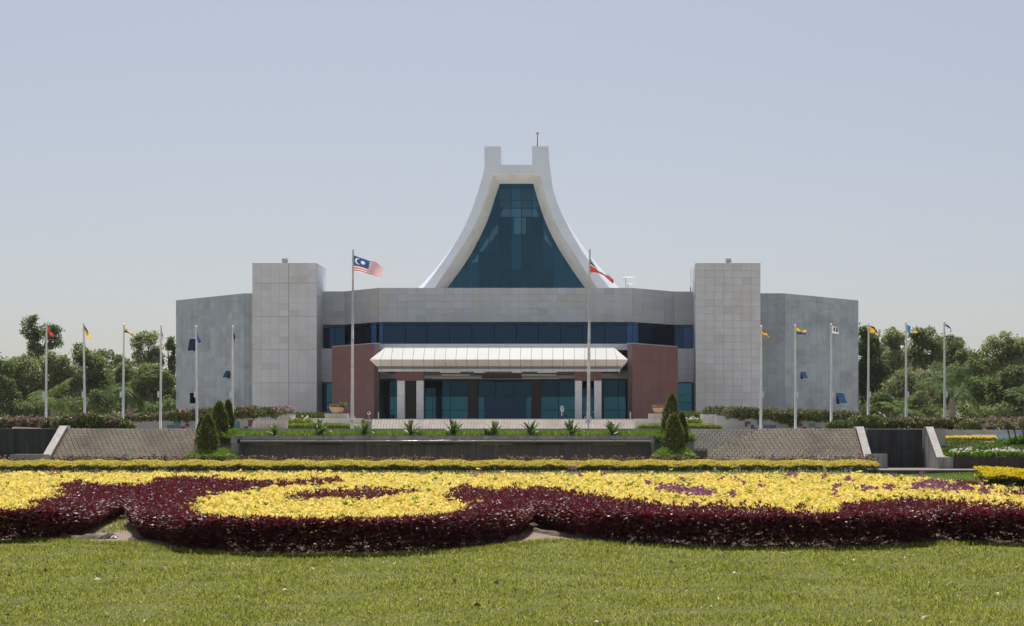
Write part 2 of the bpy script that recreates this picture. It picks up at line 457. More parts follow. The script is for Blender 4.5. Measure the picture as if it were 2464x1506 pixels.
def blob_quads(c, r, n, size, shell=.55, aspect=.6, droop=0.0):
    P, d = blob_points(c, r, n, shell)
    D = unit(sphere_dirs(n) + d*.5 - np.array([0, 0, droop]))
    return leaf_quads(P, D, size*rng.uniform(.6, 1.3, n), size*aspect*rng.uniform(.7, 1.3, n))
def box_points(x0, x1, y0, y1, z0, z1, n, top_bias=.5):
    """points near the front, top and back surfaces of a clipped hedge"""
    P = np.empty((n, 3))
    P[:, 0] = rng.uniform(x0, x1, n)
    t = rng.random(n)
    top = t < top_bias
    P[:, 1] = np.where(top, rng.uniform(y0, y1, n), np.where(rng.random(n) < .75, y0 + np.abs(rng.normal(0, .08, n)), y1 - np.abs(rng.normal(0, .08, n))))
    P[:, 2] = np.where(top, z1 - np.abs(rng.normal(0, .05, n)), rng.uniform(z0, z1, n))
    return P

# ------------------------------------------------------------------ cladding: pieces laid on a wall plane
PCACHE = {}
BUDGET = {}
def piece_mesh(wd, ht, e, mat, name):
    k = (round(wd, 3), round(ht, 3), e, mat.name)
    if k not in PCACHE:
        mb = MB(); mb.box(0, wd, -e, 0, 0, ht)
        mb.f = [f for i, f in enumerate(mb.f) if i != 4]; mb.m = mb.m[:-1]      # the hidden back face is left out
        PCACHE[k] = mb.mesh(name, mat)
    return PCACHE[k]
def cut_rect(r, holes):
    out = [r]
    for h in holes:
        nxt = []
        for a0, a1, b0, b1 in out:
            if a1 <= h[0] or a0 >= h[1] or b1 <= h[2] or b0 >= h[3]: nxt.append((a0, a1, b0, b1)); continue
            if h[0] > a0: nxt.append((a0, h[0], b0, b1))
            if h[1] < a1: nxt.append((h[1], a1, b0, b1))
            m0, m1 = max(a0, h[0]), min(a1, h[1])
            if h[2] > b0: nxt.append((m0, m1, b0, h[2]))
            if h[3] < b1: nxt.append((m0, m1, h[3], b1))
        out = nxt
    return [q for q in out if q[1]-q[0] > .065 and q[3]-q[2] > .065]
def lay(parent, owner, piece, P0, P1, z0, z1, us, vs_, mat, e=.03, joint=.03, holes=(), limit=300, shift=0.0, jitter=0.0, rest=None):
    """lay pieces of a grid on the wall from P0 to P1; the first `limit` of this piece on this owner are objects, the rest one joined part"""
    P0 = Vector((P0[0], P0[1], 0)); P1 = Vector((P1[0], P1[1], 0)); t = (P1-P0); ln = t.length; t /= ln
    ang = math.atan2(t.y, t.x); nb = Vector((-t.y, t.x, 0))
    us = [ln*i/us for i in range(us+1)] if isinstance(us, int) else us
    vs_ = [z0+(z1-z0)*i/vs_ for i in range(vs_+1)] if isinstance(vs_, int) else vs_
    rects = []
    for j in range(len(vs_)-1):
        off = shift*(j % 2)
        row = [us[0]] + [u+off for u in us[1:-1]] + [us[-1]]
        if off and row[-1]-row[-2] < .05: row.pop(-2)
        for i in range(len(row)-1):
            rects += cut_rect((row[i]+joint/2, row[i+1]-joint/2, vs_[j]+joint/2, vs_[j+1]-joint/2), holes)
    restmb = MB(); nrest = 0
    key = (owner, piece)
    for u0, u1, v0, v1 in rects:
        pr = e + random.uniform(0, jitter)
        o = P0 + t*u0
        if BUDGET.get(key, 0) < limit:
            BUDGET[key] = BUDGET.get(key, 0) + 1
            put(piece, piece_mesh(u1-u0, v1-v0, e, mat, piece), parent, Matrix.Translation((o.x, o.y, v0)) @ Matrix.Rotation(ang, 4, 'Z') @ Matrix.Diagonal((1, pr/e, 1, 1)))
        else:
            nrest += 1
            a = o; b2 = P0 + t*u1; f = -nb*pr
            restmb.hexa([(a+f).to_tuple()[:2]+(v0,), (b2+f).to_tuple()[:2]+(v0,), b2.to_tuple()[:2]+(v0,), a.to_tuple()[:2]+(v0,),
                         (a+f).to_tuple()[:2]+(v1,), (b2+f).to_tuple()[:2]+(v1,), b2.to_tuple()[:2]+(v1,), a.to_tuple()[:2]+(v1,)])
    if nrest: build(restmb, rest or (piece + '_field'), mat, parent, 'stuff')
def wall_mb(mb, P0, P1, z0, z1, th, mi=0, holes=(), depth=.35):
    """wall body from P0 to P1, its thickness going away from the viewer; holes (u0,u1,z0,z1) are recesses through it"""
    P0 = Vector((P0[0], P0[1], 0)); P1 = Vector((P1[0], P1[1], 0)); t = (P1-P0); ln = t.length; t /= ln
    n = Vector((-t.y, t.x, 0))*th
    for u0, u1, a, b in cut_rect((0, ln, z0, z1), holes):
        A = P0+t*u0; B = P0+t*u1
        q = [A, B, B+n, A+n]
        mb.hexa([(p.x, p.y, a) for p in q] + [(p.x, p.y, b) for p in q], mi)
def on_wall(P0, P1, x, y):
    """u, z on the wall plane of the point seen at picture x, y"""
    k = (x-VX)/F
    dx, dy = P1[0]-P0[0], P1[1]-P0[1]
    t = (k*P0[1]-P0[0])/(dx-k*dy)
    Y = P0[1]+t*dy
    return t*math.hypot(dx, dy), WZ(y, Y)

# ================================================================== GROUND
def lawn_z(X, Y):
    """the lawn rises a little towards the hedge, except on the open right-hand side"""
    s = np.clip((Y-62)/26, 0, 1); s = s*s*(3-2*s)
    r = np.clip((17.0-X)/3.0, 0, 1)
    return .14*s*r
xs = np.concatenate([np.linspace(-2500, -80, 6), np.linspace(-60, 60, 61), np.linspace(80, 2500, 6)])
ys = np.concatenate([np.linspace(-400, -10, 5), np.linspace(0, 100, 51), np.linspace(120, 3500, 10)])
mb = MB()
for yv in ys:
    for xv in xs: mb.v.append((xv, yv, float(lawn_z(xv, yv))))
nx = len(xs)
for j in range(len(ys)-1):
    for i in range(nx-1):
        a = j*nx+i; mb.f.append((a, a+1, a+nx+1, a+nx)); mb.m.append(0)
struct('lawn', mb, M['lawn'], 'wide mown lawn in front of the hall')

TZ = 2.56                                            # level of the terrace on top of the stairs
mb = MB()
mb.prism([(-95, 98.62), (6.1, 98.62), (6.1, 101.3), (10.75, 101.3), (10.75, 98.62), (21.2, 98.62), (21.2, 106), (95, 106), (95, 420), (-95, 420)], -.5, TZ)
struct('terrace', mb, M['paving'], 'raised paved terrace on top of the two stairs')
DZ = 3.73
mb = MB(); mb.prism([(-19.5, 139.3), (4.6, 139.3), (8, 176), (8, 186), (-26, 186), (-26, 176)], TZ, DZ)
struct('driveway', mb, M['paving_grey'], 'driveway under the entrance canopy')
mb = MB(); mb.prism([(15.4, 87.9), (36, 87.9), (36, 97.6), (15.4, 97.6)], -.2, .26, 0)
for i, f in enumerate(mb.f):
    if i == 1: mb.m[i] = 1
struct('pavement', mb, [M['kerb'], M['kerb_top']], 'low paved strip with a dark kerb at the foot of the right wall')

# ================================================================== THE HALL
AX = -8.77
TOWER_D, MAIN_D = 178.0, 182.0
hall = thing('assembly_building', 'wide grey stone hall with two square towers and a white curved spire in the middle', 'building', (AX, 178, DZ))
ZT, ZM = WZ(633.5, TOWER_D), 18.4
GZ = TZ

# towers -------------------------------------------------------------
TWS = {}
for xa, xb, lab in ((607, 762, 'left'), (1674, 1830, 'right')):
    X0, X1 = WX(xa, TOWER_D), WX(xb, TOWER_D)
    mb = MB(); mb.box(X0+.03, X1-.03, TOWER_D+.03, TOWER_D+6.6, GZ, ZT-.04)
    tw = build(mb, 'tower', M['joint'], hall)
    TWS[lab] = tw
    if lab == 'left':
        vs_ = [GZ, 5.2, 6.2, 7.2, 8.2] + [8.2+(ZT-8.2)*i/18 for i in range(1, 19)]
        us_ = [0, .98, 1.95, 2.93, 3.87, 3.94, 4.9, 5.9, X1-X0]
        for k in (4, 9, 14, 19, 22): vs_.append(vs_[k]+.05)
        lay(tw, 'hall', 'stone_panel', (X0, TOWER_D+.03), (X1, TOWER_D+.03), GZ, ZT, us_, sorted(vs_), M['stone'], joint=.012, jitter=.003)
    else:
        lay(tw, 'hall', 'stone_panel', (X0, TOWER_D+.03), (X1, TOWER_D+.03), GZ, ZT, 7, 24, M['stone'], joint=.026, jitter=.008)
    # inner flank, painted white above the roof
    side = MB()
    xi = X1 if lab == 'left' else X0
    if lab == 'left': side.box(xi-.03, xi+.0, TOWER_D+.035, TOWER_D+6.6, GZ, ZT-.003)
    else: side.box(xi, xi+.03, TOWER_D+.035, TOWER_D+6.6, GZ, ZT-.003)
    fl = build(side, 'flank', M['stone'], tw)
    strip = MB()
    for k in range(9):
        yy = TOWER_D+.35+k*.7
        if lab == 'left': strip.box(xi+.0, xi+.04, yy, yy+.6, 17.7, ZT-.05)
        else: strip.box(xi-.04, xi, yy, yy+.6, 17.7, ZT-.05)
    build(strip, 'white_lining', M['white'], tw)
    cp = MB(); cp.box(X0-.0, X1+.0, TOWER_D-.001, TOWER_D+6.6, ZT-.035, ZT+.02)
    build(cp, 'coping', M['slab_grey'], tw)

# wings ---------------------------------------------------------------
def awning_window(parent, P0, P1, xa, xb, ya, yb, openby, pane_mat, shut=False):
    """a small top-hung window; returns the hole it needs"""
    u0, z1 = on_wall(P0, P1, xa, ya); u1, z0 = on_wall(P0, P1, xb, yb)
    t = (Vector(P1)-Vector(P0)).normalized(); n = Vector((-t.y, t.x))
    def pt(u, back, z): return (P0[0]+t.x*u+n.x*back, P0[1]+t.y*u+n.y*back, z)
    fr = MB()
    b = .07
    for a0, a1, c0, c1 in ((u0, u1, z0, z0+b), (u0, u1, z1-b, z1), (u0, u0+b, z0+b, z1-b), (u1-b, u1, z0+b, z1-b)):
        fr.hexa([pt(a0, -.03, c0), pt(a1, -.03, c0), pt(a1, .25, c0), pt(a0, .25, c0), pt(a0, -.03, c1), pt(a1, -.03, c1), pt(a1, .25, c1), pt(a0, .25, c1)])
    fr.quad(pt(u0+b, .24, z0+b), pt(u1-b, .24, z0+b), pt(u1-b, .24, z1-b), pt(u0+b, .24, z1-b), 1)
    wo = build(fr, 'window', [M['alu'], M['dark']], parent)
    out = -openby
    s = MB(); a0, a1 = u0+b+.01, u1-b-.01
    zt_, zb_ = z1-b-.02, z0+b+ (openby*.18)
    s.hexa([pt(a0, out, zb_), pt(a1, out, zb_), pt(a1, out+.03, zb_-.0), pt(a0, out+.03, zb_), pt(a0, .0, zt_), pt(a1, .0, zt_), pt(a1, .03, zt_), pt(a0, .03, zt_)])
    build(s, 'pane', pane_mat, wo)
    rl = MB()
    rl.hexa([pt(a0-.02, out-.035, zb_-.07), pt(a1+.02, out-.035, zb_-.07), pt(a1+.02, out+.035, zb_-.07), pt(a0-.02, out+.035, zb_-.07), pt(a0-.02, out-.035, zb_-.004), pt(a1+.02, out-.035, zb_-.004), pt(a1+.02, out+.035, zb_-.004), pt(a0-.02, out+.035, zb_-.004)])
    build(rl, 'sash_rail', M['alu'], wo)
    return (u0, u1, z0, z1)

WD0, WD1 = 184.4, 193.4
pf = (WX(588.6, WD0), WD0); po = (WX(424, WD1), WD1); pt_ = (WX(612, WD0), WD0)
qf = (WX(1888, WD0), WD0); qo = (WX(2065, WD1), WD1); qt = (WX(1826, WD0), WD0)
for lab, A, B, Cc in (('left', po, pf, pt_), ('right', qo, qf, qt)):
    if lab == 'left': segs = [(A, B), (B, Cc)]
    else: segs = [(Cc, B), (B, A)]
    wins = [(455.5, 471.5, 814, 846, .28, M['glass_navy']), (542, 555.5, 890.5, 911.5, .42, M['glass_spire_pale']), (456, 472.5, 943.5, 972, .02, M['glass_navy'])] if lab == 'left' else \
           [(1925, 1939, 892, 914, .4, M['glass_blue']), (2011, 2031, 943, 974, .5, M['glass_blue'])]
    mb = MB()
    long_i = 0 if lab == 'left' else 1
    holes = []
    wing = None
    for i, (a, b2) in enumerate(segs):
        hs = []
        if i == long_i:
            for (xa, xb, ya, yb, ob, gm) in wins:
                u0, z1 = on_wall(a, b2, xa, ya); u1, z0 = on_wall(a, b2, xb, yb); hs.append((u0, u1, z0, z1))
            holes = hs
        wall_mb(mb, a, b2, GZ, ZM-.01*i, .5, 0, hs)
    # end wall and back
    e = A; mb.prism([(e[0], e[1]), (e[0]+(.5 if lab == 'left' else -.5), e[1]+.3), (e[0]+(.5 if lab == 'left' else -.5), 235), (e[0], 235)] if lab == 'left' else
                    [(e[0], e[1]), (e[0], 235), (e[0]-.5, 235), (e[0]-.5, e[1]+.3)], GZ, ZM-.025)
    wing = build(mb, 'wing', M['joint'], hall)
    rf = MB()
    rp = [(A[0]+(.5 if lab=='left' else -.5), A[1]+.6), (B[0], B[1]+.55), (Cc[0], Cc[1]+.55), (Cc[0], 234), (A[0]+(.5 if lab=='left' else -.5), 234)]
    if lab == 'right': rp = rp[::-1]
    rf.prism(rp, ZM-1.2, ZM-.8); build(rf, 'roof', M['roof_white'], wing)
    for i, (a, b2) in enumerate(segs):
        if i == long_i:
            lay(wing, 'hall', 'stone_panel', a, b2, GZ, ZM, 12, 23, M['stone_wing'], joint=.018, holes=holes, jitter=.006)
            for wv in wins: awning_window(wing, a, b2, *wv)
        else:
            lay(wing, 'hall', 'stone_panel', a, b2, GZ, ZM, 2 if lab == 'left' else 3, 23, M['stone_wing'], joint=.018, jitter=.006)
    bx = MB()   # stains and a cable box low on the wall
    if lab == 'left':
        u, z = on_wall(*segs[0], 559.5, 956); P = segs[0]
        t = (Vector(P[1])-Vector(P[0])).normalized()

# main body -------------------------------------------------------------
pl = [(WX(755, MAIN_D), MAIN_D), (WX(776, MAIN_D), MAIN_D), (WX(829, MAIN_D), MAIN_D), (WX(911, 178), 178.0), (WX(1522, 178), 178.0), (WX(1623, 182.2), 182.2), (WX(1680, 182.2), 182.2)]
ZB, ZW0, ZG = 14.75, 12.1, 8.43                      # parapet foot, window band foot, head of the ground-floor glazing
body = MB()
for a, b2 in zip(pl[:-1], pl[1:]):
    wall_mb(body, a, b2, ZB, ZM-.01, .5)
body_o = build(body, 'parapet', M['joint'], hall)
cop = MB()
for a, b2 in zip(pl[:-1], pl[1:]):
    wall_mb(cop, (a[0], a[1]-.05), (b2[0], b2[1]-.05), ZM-.008, ZM+.05, .6)
build(cop, 'coping', M['slab_grey'], body_o)
for i, (a, b2) in enumerate(zip(pl[:-1], pl[1:])):
    nn = {0: 1, 1: 2, 2: 4, 3: 27, 4: 4, 5: 2}[i]
    lay(body_o, 'hall', 'stone_panel', a, b2, ZB, ZM, nn, 5, M['stone_band'], joint=.018, jitter=.006)
roof = MB(); roof.prism([(pl[1][0], 182.6), (pl[2][0]+.3, 182.6), (pl[3][0], 178.6), (pl[4][0], 178.6), (pl[5][0], 182.8), (pl[6][0], 240), (pl[0][0], 240)], 17.1, 17.5)
build(roof, 'roof', M['roof_white'], hall)
backw = MB(); backw.box(pl[0][0]-14, pl[6][0]+14, 240, 240.5, GZ, 17.6)
build(backw, 'rear_wall', M['stone'], hall)
backw = MB(); backw.box(pl[0][0]-2, pl[6][0]+2, 186.4, 186.7, GZ, 17.05)
build(backw, 'inner_wall', M['dark'], hall)
slab = MB(); slab.prism([(pl[1][0], 182.3), (pl[2][0], 182.2), (pl[3][0], 178.25), (pl[4][0], 178.25), (pl[5][0], 182.4), (pl[6][0], 182.4), (pl[6][0], 186), (pl[0][0], 186)], ZW0-.5, ZW0-.02)
build(slab, 'floor_slab', M['slab_grey'], hall)
soff = MB(); soff.prism([(pl[1][0], 182.3), (pl[2][0], 182.2), (pl[3][0], 178.25), (pl[4][0], 178.25), (pl[5][0], 182.4), (pl[6][0], 182.4), (pl[6][0], 186), (pl[0][0], 186)], ZB+.02, ZB+.3)
build(soff, 'band_soffit', M['slab_grey'], hall)

# window band, one pane after the other, a little behind the parapet
band = MB()
SB = .45
gl = [(x, y+SB) for x, y in pl]
for a, b2 in zip(gl[1:-1], gl[2:]):
    wall_mb(band, a, b2, ZW0-.02, ZW0+.06, .12); wall_mb(band, a, b2, ZB-.32, ZB-.27, .12)
band_o = build(band, 'window_band', M['mullion'], hall)
def panes(parent, P0, P1, z0, z1, us, zs, mat_of, gap=.05, th=.03):
    P0v = Vector((P0[0], P0[1], 0)); t = Vector((P1[0]-P0[0], P1[1]-P0[1], 0)); ln = t.length; t /= ln
    us = [ln*i/us for i in range(us+1)] if isinstance(us, int) else us
    for j in range(len(zs)-1):
        for i in range(len(us)-1):
            a, b2 = us[i]+gap/2, us[i+1]-gap/2
            o = P0v+t*a
            put('pane', piece_mesh(b2-a, zs[j+1]-zs[j]-gap, th, mat_of(i, j), 'pane'), parent,
                Matrix.Translation((o.x, o.y, zs[j]+gap/2)) @ Matrix.Rotation(math.atan2(t.y, t.x), 4, 'Z'))
zs_b = [ZW0+.06, ZB-.3, ZB+.02]
bl, nv, te = M['glass_blue'], M['glass_navy'], M['glass_teal']
panes(band_o, gl[1], gl[2], 0, 0, [0, .75, 1.3, 2.4], zs_b, lambda i, j: bl if (i == 0 and j == 1) else nv)
panes(band_o, gl[2], gl[3], 0, 0, [0, 1.6, 3.6, 4.55, 5.42], zs_b, lambda i, j: bl if i == 3 else nv)
panes(band_o, gl[3], gl[4], 0, 0, [0, .45]+[.45+(26.15)*i/11 for i in range(1, 12)]+[27.19], zs_b, lambda i, j: bl if i == 12 or i == 0 else nv)
panes(band_o, gl[4], gl[5], 0, 0, [0, .85, 3.1, 6.1], zs_b, lambda i, j: bl if i == 0 else nv)
panes(band_o, gl[5], gl[6], 0, 0, [0, 1.0, 2.2], zs_b, lambda i, j: bl if i == 1 else nv)

# stone between the floors and the glazing beside the towers
low = MB()
lw = [((WX(755, 181.2), 181.2), (WX(800, 181.2), 181.2)), ((WX(1628, 181.2), 181.2), (WX(1680, 181.2), 181.2))]
for a, b2 in lw: wall_mb(low, a, b2, ZG, ZW0-.03, .5)
low_o = build(low, 'spandrel', M['joint'], hall)
for a, b2 in lw: lay(low_o, 'hall', 'stone_panel', a, b2, ZG, ZW0, 2, 5, M['stone'], joint=.03)
sideg = MB()
for a, b2 in lw: wall_mb(sideg, (a[0], a[1]+.3), (b2[0], b2[1]+.3), ZG-.1, ZG-.003, .2)
sg = build(sideg, 'side_glazing', M['mullion'], hall)
for a, b2 in lw: panes(sg, (a[0], a[1]+.3), (b2[0], b2[1]+.3), 0, 0, 1, [GZ, 4.3, 6.2, ZG-.1], lambda i, j: te)

# red granite walls ------------------------------------------------------------
ra = (WX(799, 175.8), 175.8); rb = (WX(901, 170), 170.0); rc = (WX(1521, 170), 170.0); rd = (WX(1630.5, 175.8), 175.8)
ZR = 11.95
for a, b2 in ((ra, rb), (rc, rd)):
    mb = MB(); wall_mb(mb, a, b2, GZ, ZR-.02, .6)
    g = build(mb, 'granite_wall', M['granite_joint'], hall)
    lay(g, 'hall', 'granite_panel', a, b2, DZ-1.0, ZR, 5, 13, M['granite'], joint=.018, jitter=.004)
    cp = MB(); wall_mb(cp, (a[0], a[1]-.04), (b2[0], b2[1]-.04), ZR, ZR+.07, .75); build(cp, 'coping', M['slab_grey'], g)
    if a is ra: # return of the left wall towards the doors
        rt = MB(); rt.box(rb[0]-.3, rb[0]-.02, 170.3, 175.2, GZ, ZR-.06); build(rt, 'return_wall', M['granite'], g)
    else:
        rt = MB(); rt.box(rc[0]+.02, rc[0]+.3, 170.3, 175.2, GZ, ZR-.06); build(rt, 'return_wall', M['granite'], g)

# entrance front ---------------------------------------------------------------
GD = 175.0
ent = MB()
X0, X1 = WX(897, GD), WX(1525, GD)
ent.box(X0, X1, GD+.04, GD+.12, ZG-.08, ZG+.1)
ent.box(X0, X1, GD+.04, GD+.12, 6.64, 6.7)
ent_o = build(ent, 'entrance_glazing', M['mullion'], hall)
bays = [(899, 974, 2), (999, 1126, 3), (1150, 1279, 3), (1302, 1429, 3), (1453, 1523, 2)]
for xa, xb, k in bays:
    panes(ent_o, (WX(xa, GD), GD), (WX(xb, GD), GD), 0, 0, k, [DZ, 5.25, 6.67, ZG-.06], lambda i, j: te if j < 2 else M['glass_soffit_tint'], gap=.05)  # top row: canopy soffit's reflection painted in as darker glass
for xa, xb in ((974, 999), (1126, 1150), (1279, 1302), (1429, 1453)):
    mb = MB(); mb.box(WX(xa, GD-.6), WX(xb, GD-.6), GD-.6, GD-.02, DZ, ZG+.15)
    build(mb, 'inner_column', M['column_brown'], hall)
mb = MB(); mb.box(WX(1165, GD-.2), WX(1266, GD-.2), GD-.25, GD-.1, DZ, WZ(954, GD))
dr = build(mb, 'door', M['glass_navy'], hall)
for xx in (1165, 1215, 1266):
    s = MB(); s.box(WX(xx, GD-.3)-.09, WX(xx, GD-.3)+.09, GD-.36, GD-.26, WZ(954, GD)-.12, WZ(954, GD)+.12); build(s, 'door_bracket', M['black'], dr)
lint = MB(); lint.box(X0, X1, GD-.45, GD-.05, ZG+.12, 9.42)
build(lint, 'lintel', M['canopy_grey'], hall)
ledge = MB(); ledge.box(rb[0]-.0, rc[0]+.0, 171.0, 178.2, 11.35, 11.98)
build(ledge, 'porch_roof', M['slab_grey'], hall)
up = MB(); up.box(rb[0], rc[0], 174.4, 174.9, 9.43, 11.34)
build(up, 'upper_wall', M['column_brown'], hall)

# canopy -----------------------------------------------------------------------
CD = 163.2
zf = WZ(865, CD); zr = zf+1.27; z2 = WZ(881, CD); z3 = WZ(893, CD)
xl, xr = WX(889.5, CD), WX(1511, CD)
DB = 174.3
can = MB()
def ring(x0, x1, y0, z): return [(x0, y0, z), (x1, y0, z), (x1, DB, z), (x0, DB, z)]
# roof body: flat top between the sloping edges, and the soffit
can.box(xl+1.42, xr-1.42, CD+1.3, DB, zr-.3, zr-.04)
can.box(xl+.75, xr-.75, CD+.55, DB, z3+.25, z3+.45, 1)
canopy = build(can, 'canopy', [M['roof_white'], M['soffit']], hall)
NP = 24
def canopy_row(nm, mat, f0, f1, ends=True, n=NP, gap=.03):
    """a row of metal panels between two profile rings; f = (inset, z)"""
    (i0, za), (i1, zb) = f0, f1
    for k in range(n):
        def xx(i, kk):
            lo, hi = xl+i, xr-i
            s = (kk/n); base = xl+(xr-xl)*s
            return min(max(base, lo), hi) if 0 < kk < n else (lo if kk == 0 else hi)
        ym0, ym1 = CD+i0, CD+i1
        a = (xx(i0, k)+gap/2, ym0, za); b2 = (xx(i0, k+1)-gap/2, ym0, za); c2 = (xx(i1, k+1)-gap/2, ym1, zb); d2 = (xx(i1, k)+gap/2, ym1, zb)
        if b2[0]-a[0] < .04 and c2[0]-d2[0] < .04: continue
        t = .05
        mb = MB(); mb.hexa([a, b2, (b2[0], b2[1]+t, b2[2]), (a[0], a[1]+t, a[2]), d2, c2, (c2[0], c2[1]+t, c2[2]), (d2[0], d2[1]+t, d2[2])])
        build(mb, nm, mat, canopy)
    if ends:
        for sgn, xe in ((1, xl), (-1, xr)):
            m2 = 8
            for k in range(m2):
                y0 = max(CD+i0, CD+(DB-CD)*k/m2); y1 = CD+(DB-CD)*(k+1)/m2
                y0t = max(CD+i1, CD+(DB-CD)*k/m2)
                if y1 <= y0t: y0t = y1 - .05
                a = (xe+sgn*i0, y0+gap/2, za); b2 = (xe+sgn*i0, y1-gap/2, za); c2 = (xe+sgn*i1, y1-gap/2, zb); d2 = (xe+sgn*i1, y0t+gap/2, zb)
                t = .05*sgn
                mb = MB(); q = [a, b2, (b2[0]+t, b2[1], b2[2]), (a[0]+t, a[1], a[2]), d2, c2, (c2[0]+t, c2[1], c2[2]), (d2[0]+t, d2[1], d2[2])]
                if sgn > 0: q = [q[i] for i in (3, 2, 1, 0, 7, 6, 5, 4)]
                mb.hexa(q); build(mb, nm, mat, canopy)
canopy_row('top_panel', M['canopy_top'], (0, zf), (1.36, zr))
canopy_row('fascia_panel', M['canopy_pink'], (.62, z2), (.0, zf-.02))
canopy_row('valance_panel', M['canopy_grey'], (.76, z3), (.74, z2-.02))
rim = MB(); rim.box(xl+1.3, xr-1.3, CD+1.38, CD+1.5, zr-.04, zr+.05); build(rim, 'gutter', M['slab_grey'], canopy)
# fittings under the canopy
for xa, xb, y, d in ((1059, 1107, 893.5, 164.6), (1140, 1167, 893.5, 164.6), (1232, 1255, 893.5, 164.6), (1293, 1340, 893.5, 164.6),
                     (1063, 1130, 900.5, 169), (1255, 1338, 900.5, 169), (1040, 1190, 908, 172), (1190, 1345, 908.5, 172.6)):
    mb = MB(); mb.box(WX(xa, d), WX(xb, d), d, d+.3, WZ(y+3.2, d), WZ(y, d)); build(mb, 'light_fitting', M['soffit_light'], canopy)
mb = MB()
for k in range(9):
    yy = CD+1.4+k*1.1
    mb.box(WX(1020, yy), WX(1382, yy), yy, yy+.12, z3+.02, z3+.26)
build(mb, 'soffit_rib', M['soffit'], canopy, 'stuff')
mb = MB(); mb.box(WX(1160, 170), WX(1255, 170), 169, 171.5, WZ(909, 170), WZ(900, 170))
build(mb, 'air_unit', M['column_brown'], canopy)
# columns in pairs under red granite heads
PD = 164.2
for (xa, xb), (xc, xd), (ha, hb) in (((955.7, 973.3), (1001.8, 1018.8), (954.3, 1019.6)), ((1383.5, 1400.3), (1429.8, 1447.2), (1382.6, 1448))):
    for p, q in ((xa, xb), (xc, xd)):
        mb = MB(); wd = WX(q, PD)-WX(p, PD)
        mb.box(WX(p, PD), WX(q, PD), PD, PD+wd, DZ+.9, WZ(916, PD))
        mb.box(WX(p, PD), WX(q, PD), PD+.004, PD+wd, DZ, DZ+.9)
        build(mb, 'column', M['column_white'], canopy)
    hx0, hx1 = WX(ha, PD), WX(hb, PD)
    mb = MB(); mb.box(hx0, hx1, PD-.05, PD+.8, WZ(916, PD)+.001, z3+.3); hd = build(mb, 'column_head', M['granite_joint'], canopy)
    zz0, zz1 = WZ(916, PD), z3+.02
    lay(hd, 'hall', 'granite_panel', (hx0, PD-.05), (hx1, PD-.05), zz0, zz1, [0, (hx1-hx0)*.27, (hx1-hx0)*.73, hx1-hx0], 3, M['granite'], joint=.03)

# spire ---------------------------------------------------------------------------
SD = 203.5
def zp(p, d=SD):                                     # measured in an enlarged crop of the picture
    return W((1350+p[0]/2.51)/1.371, (400+p[1]/2.51)/1.371, d)
def resample(pts, n):
    P = np.array(pts, float); s = np.concatenate([[0], np.cumsum(np.linalg.norm(np.diff(P, axis=0), axis=1))])
    t = np.linspace(0, s[-1], n)
    # smooth curve through the measured points
    out = np.stack([np.interp(t, s, P[:, i]) for i in range(P.shape[1])], 1)
    for _ in range(3):
        out[1:-1] = .25*out[:-2]+.5*out[1:-1]+.25*out[2:]
    return out
BY = 1400
outL = [(622, 385), (600, 490), (555, 630), (510, 760), (450, 890), (370, 1030), (295, 1140), (205, 1270), (120, 1375), (60, 1445)]
outR = [(1163, 440), (1183, 540), (1220, 660), (1275, 790), (1340, 920), (1430, 1075), (1530, 1215), (1655, 1375), (1715, 1450)]
inL = [(688, 435), (664, 530), (640, 620), (590, 750), (540, 870), (480, 970), (400, 1090), (320, 1215), (215, 1375), (165, 1450)]
inR = [(1088, 435), (1108, 530), (1130, 620), (1175, 750), (1225, 870), (1290, 980), (1370, 1100), (1450, 1225), (1555, 1375), (1610, 1450)]
gL = [(748, 517), (715, 620), (660, 800), (600, 930), (545, 1040), (495, 1130), (420, 1240), (318, 1375), (262, 1450)]
gR = [(1028, 517), (1065, 650), (1110, 790), (1165, 920), (1240, 1060), (1310, 1170), (1380, 1275), (1452, 1375), (1505, 1450)]
NS = 28
oL, oR, iL, iR, kL, kR = [resample(p, NS) for p in (outL, outR, inL, inR, gL, gR)]
def P3(arr, d): return [zp(p, d) for p in arr]
GDp = 207.0
oL3, oR3, iL3, iR3 = P3(oL, SD), P3(oR, SD), P3(iL, SD), P3(iR, SD)
kL3, kR3 = P3(kL, GDp), P3(kR, GDp)
fr = MB()
hl = [zp(p) for p in ((622, 208), (757, 208), (757, 360), (1017, 360), (1017, 207), (1154, 207))]
# front face
for i in range(NS-1):
    fr.quad(oL3[i], iL3[i], iL3[i+1], oL3[i+1]); fr.quad(iR3[i], oR3[i], oR3[i+1], iR3[i+1])
fr.poly([oL3[0], hl[0], hl[1], hl[2], zp((757, 435)), iL3[0]][::-1])
fr.poly([hl[2], hl[3], zp((1017, 435)), zp((757, 435))][::-1])
fr.poly([hl[3], hl[4], hl[5], oR3[0], iR3[0], zp((1017, 435))][::-1])
spire_o = build(fr, 'spire', M['white'], hall)
# splayed reveal
rv = MB()
for i in range(NS-1):
    rv.quad(iL3[i], kL3[i], kL3[i+1], iL3[i+1]); rv.quad(kR3[i], iR3[i], iR3[i+1], kR3[i+1])
rv.quad(iL3[0], iR3[0], kR3[0], kL3[0])
build(rv, 'reveal', M['reveal'], spire_o)
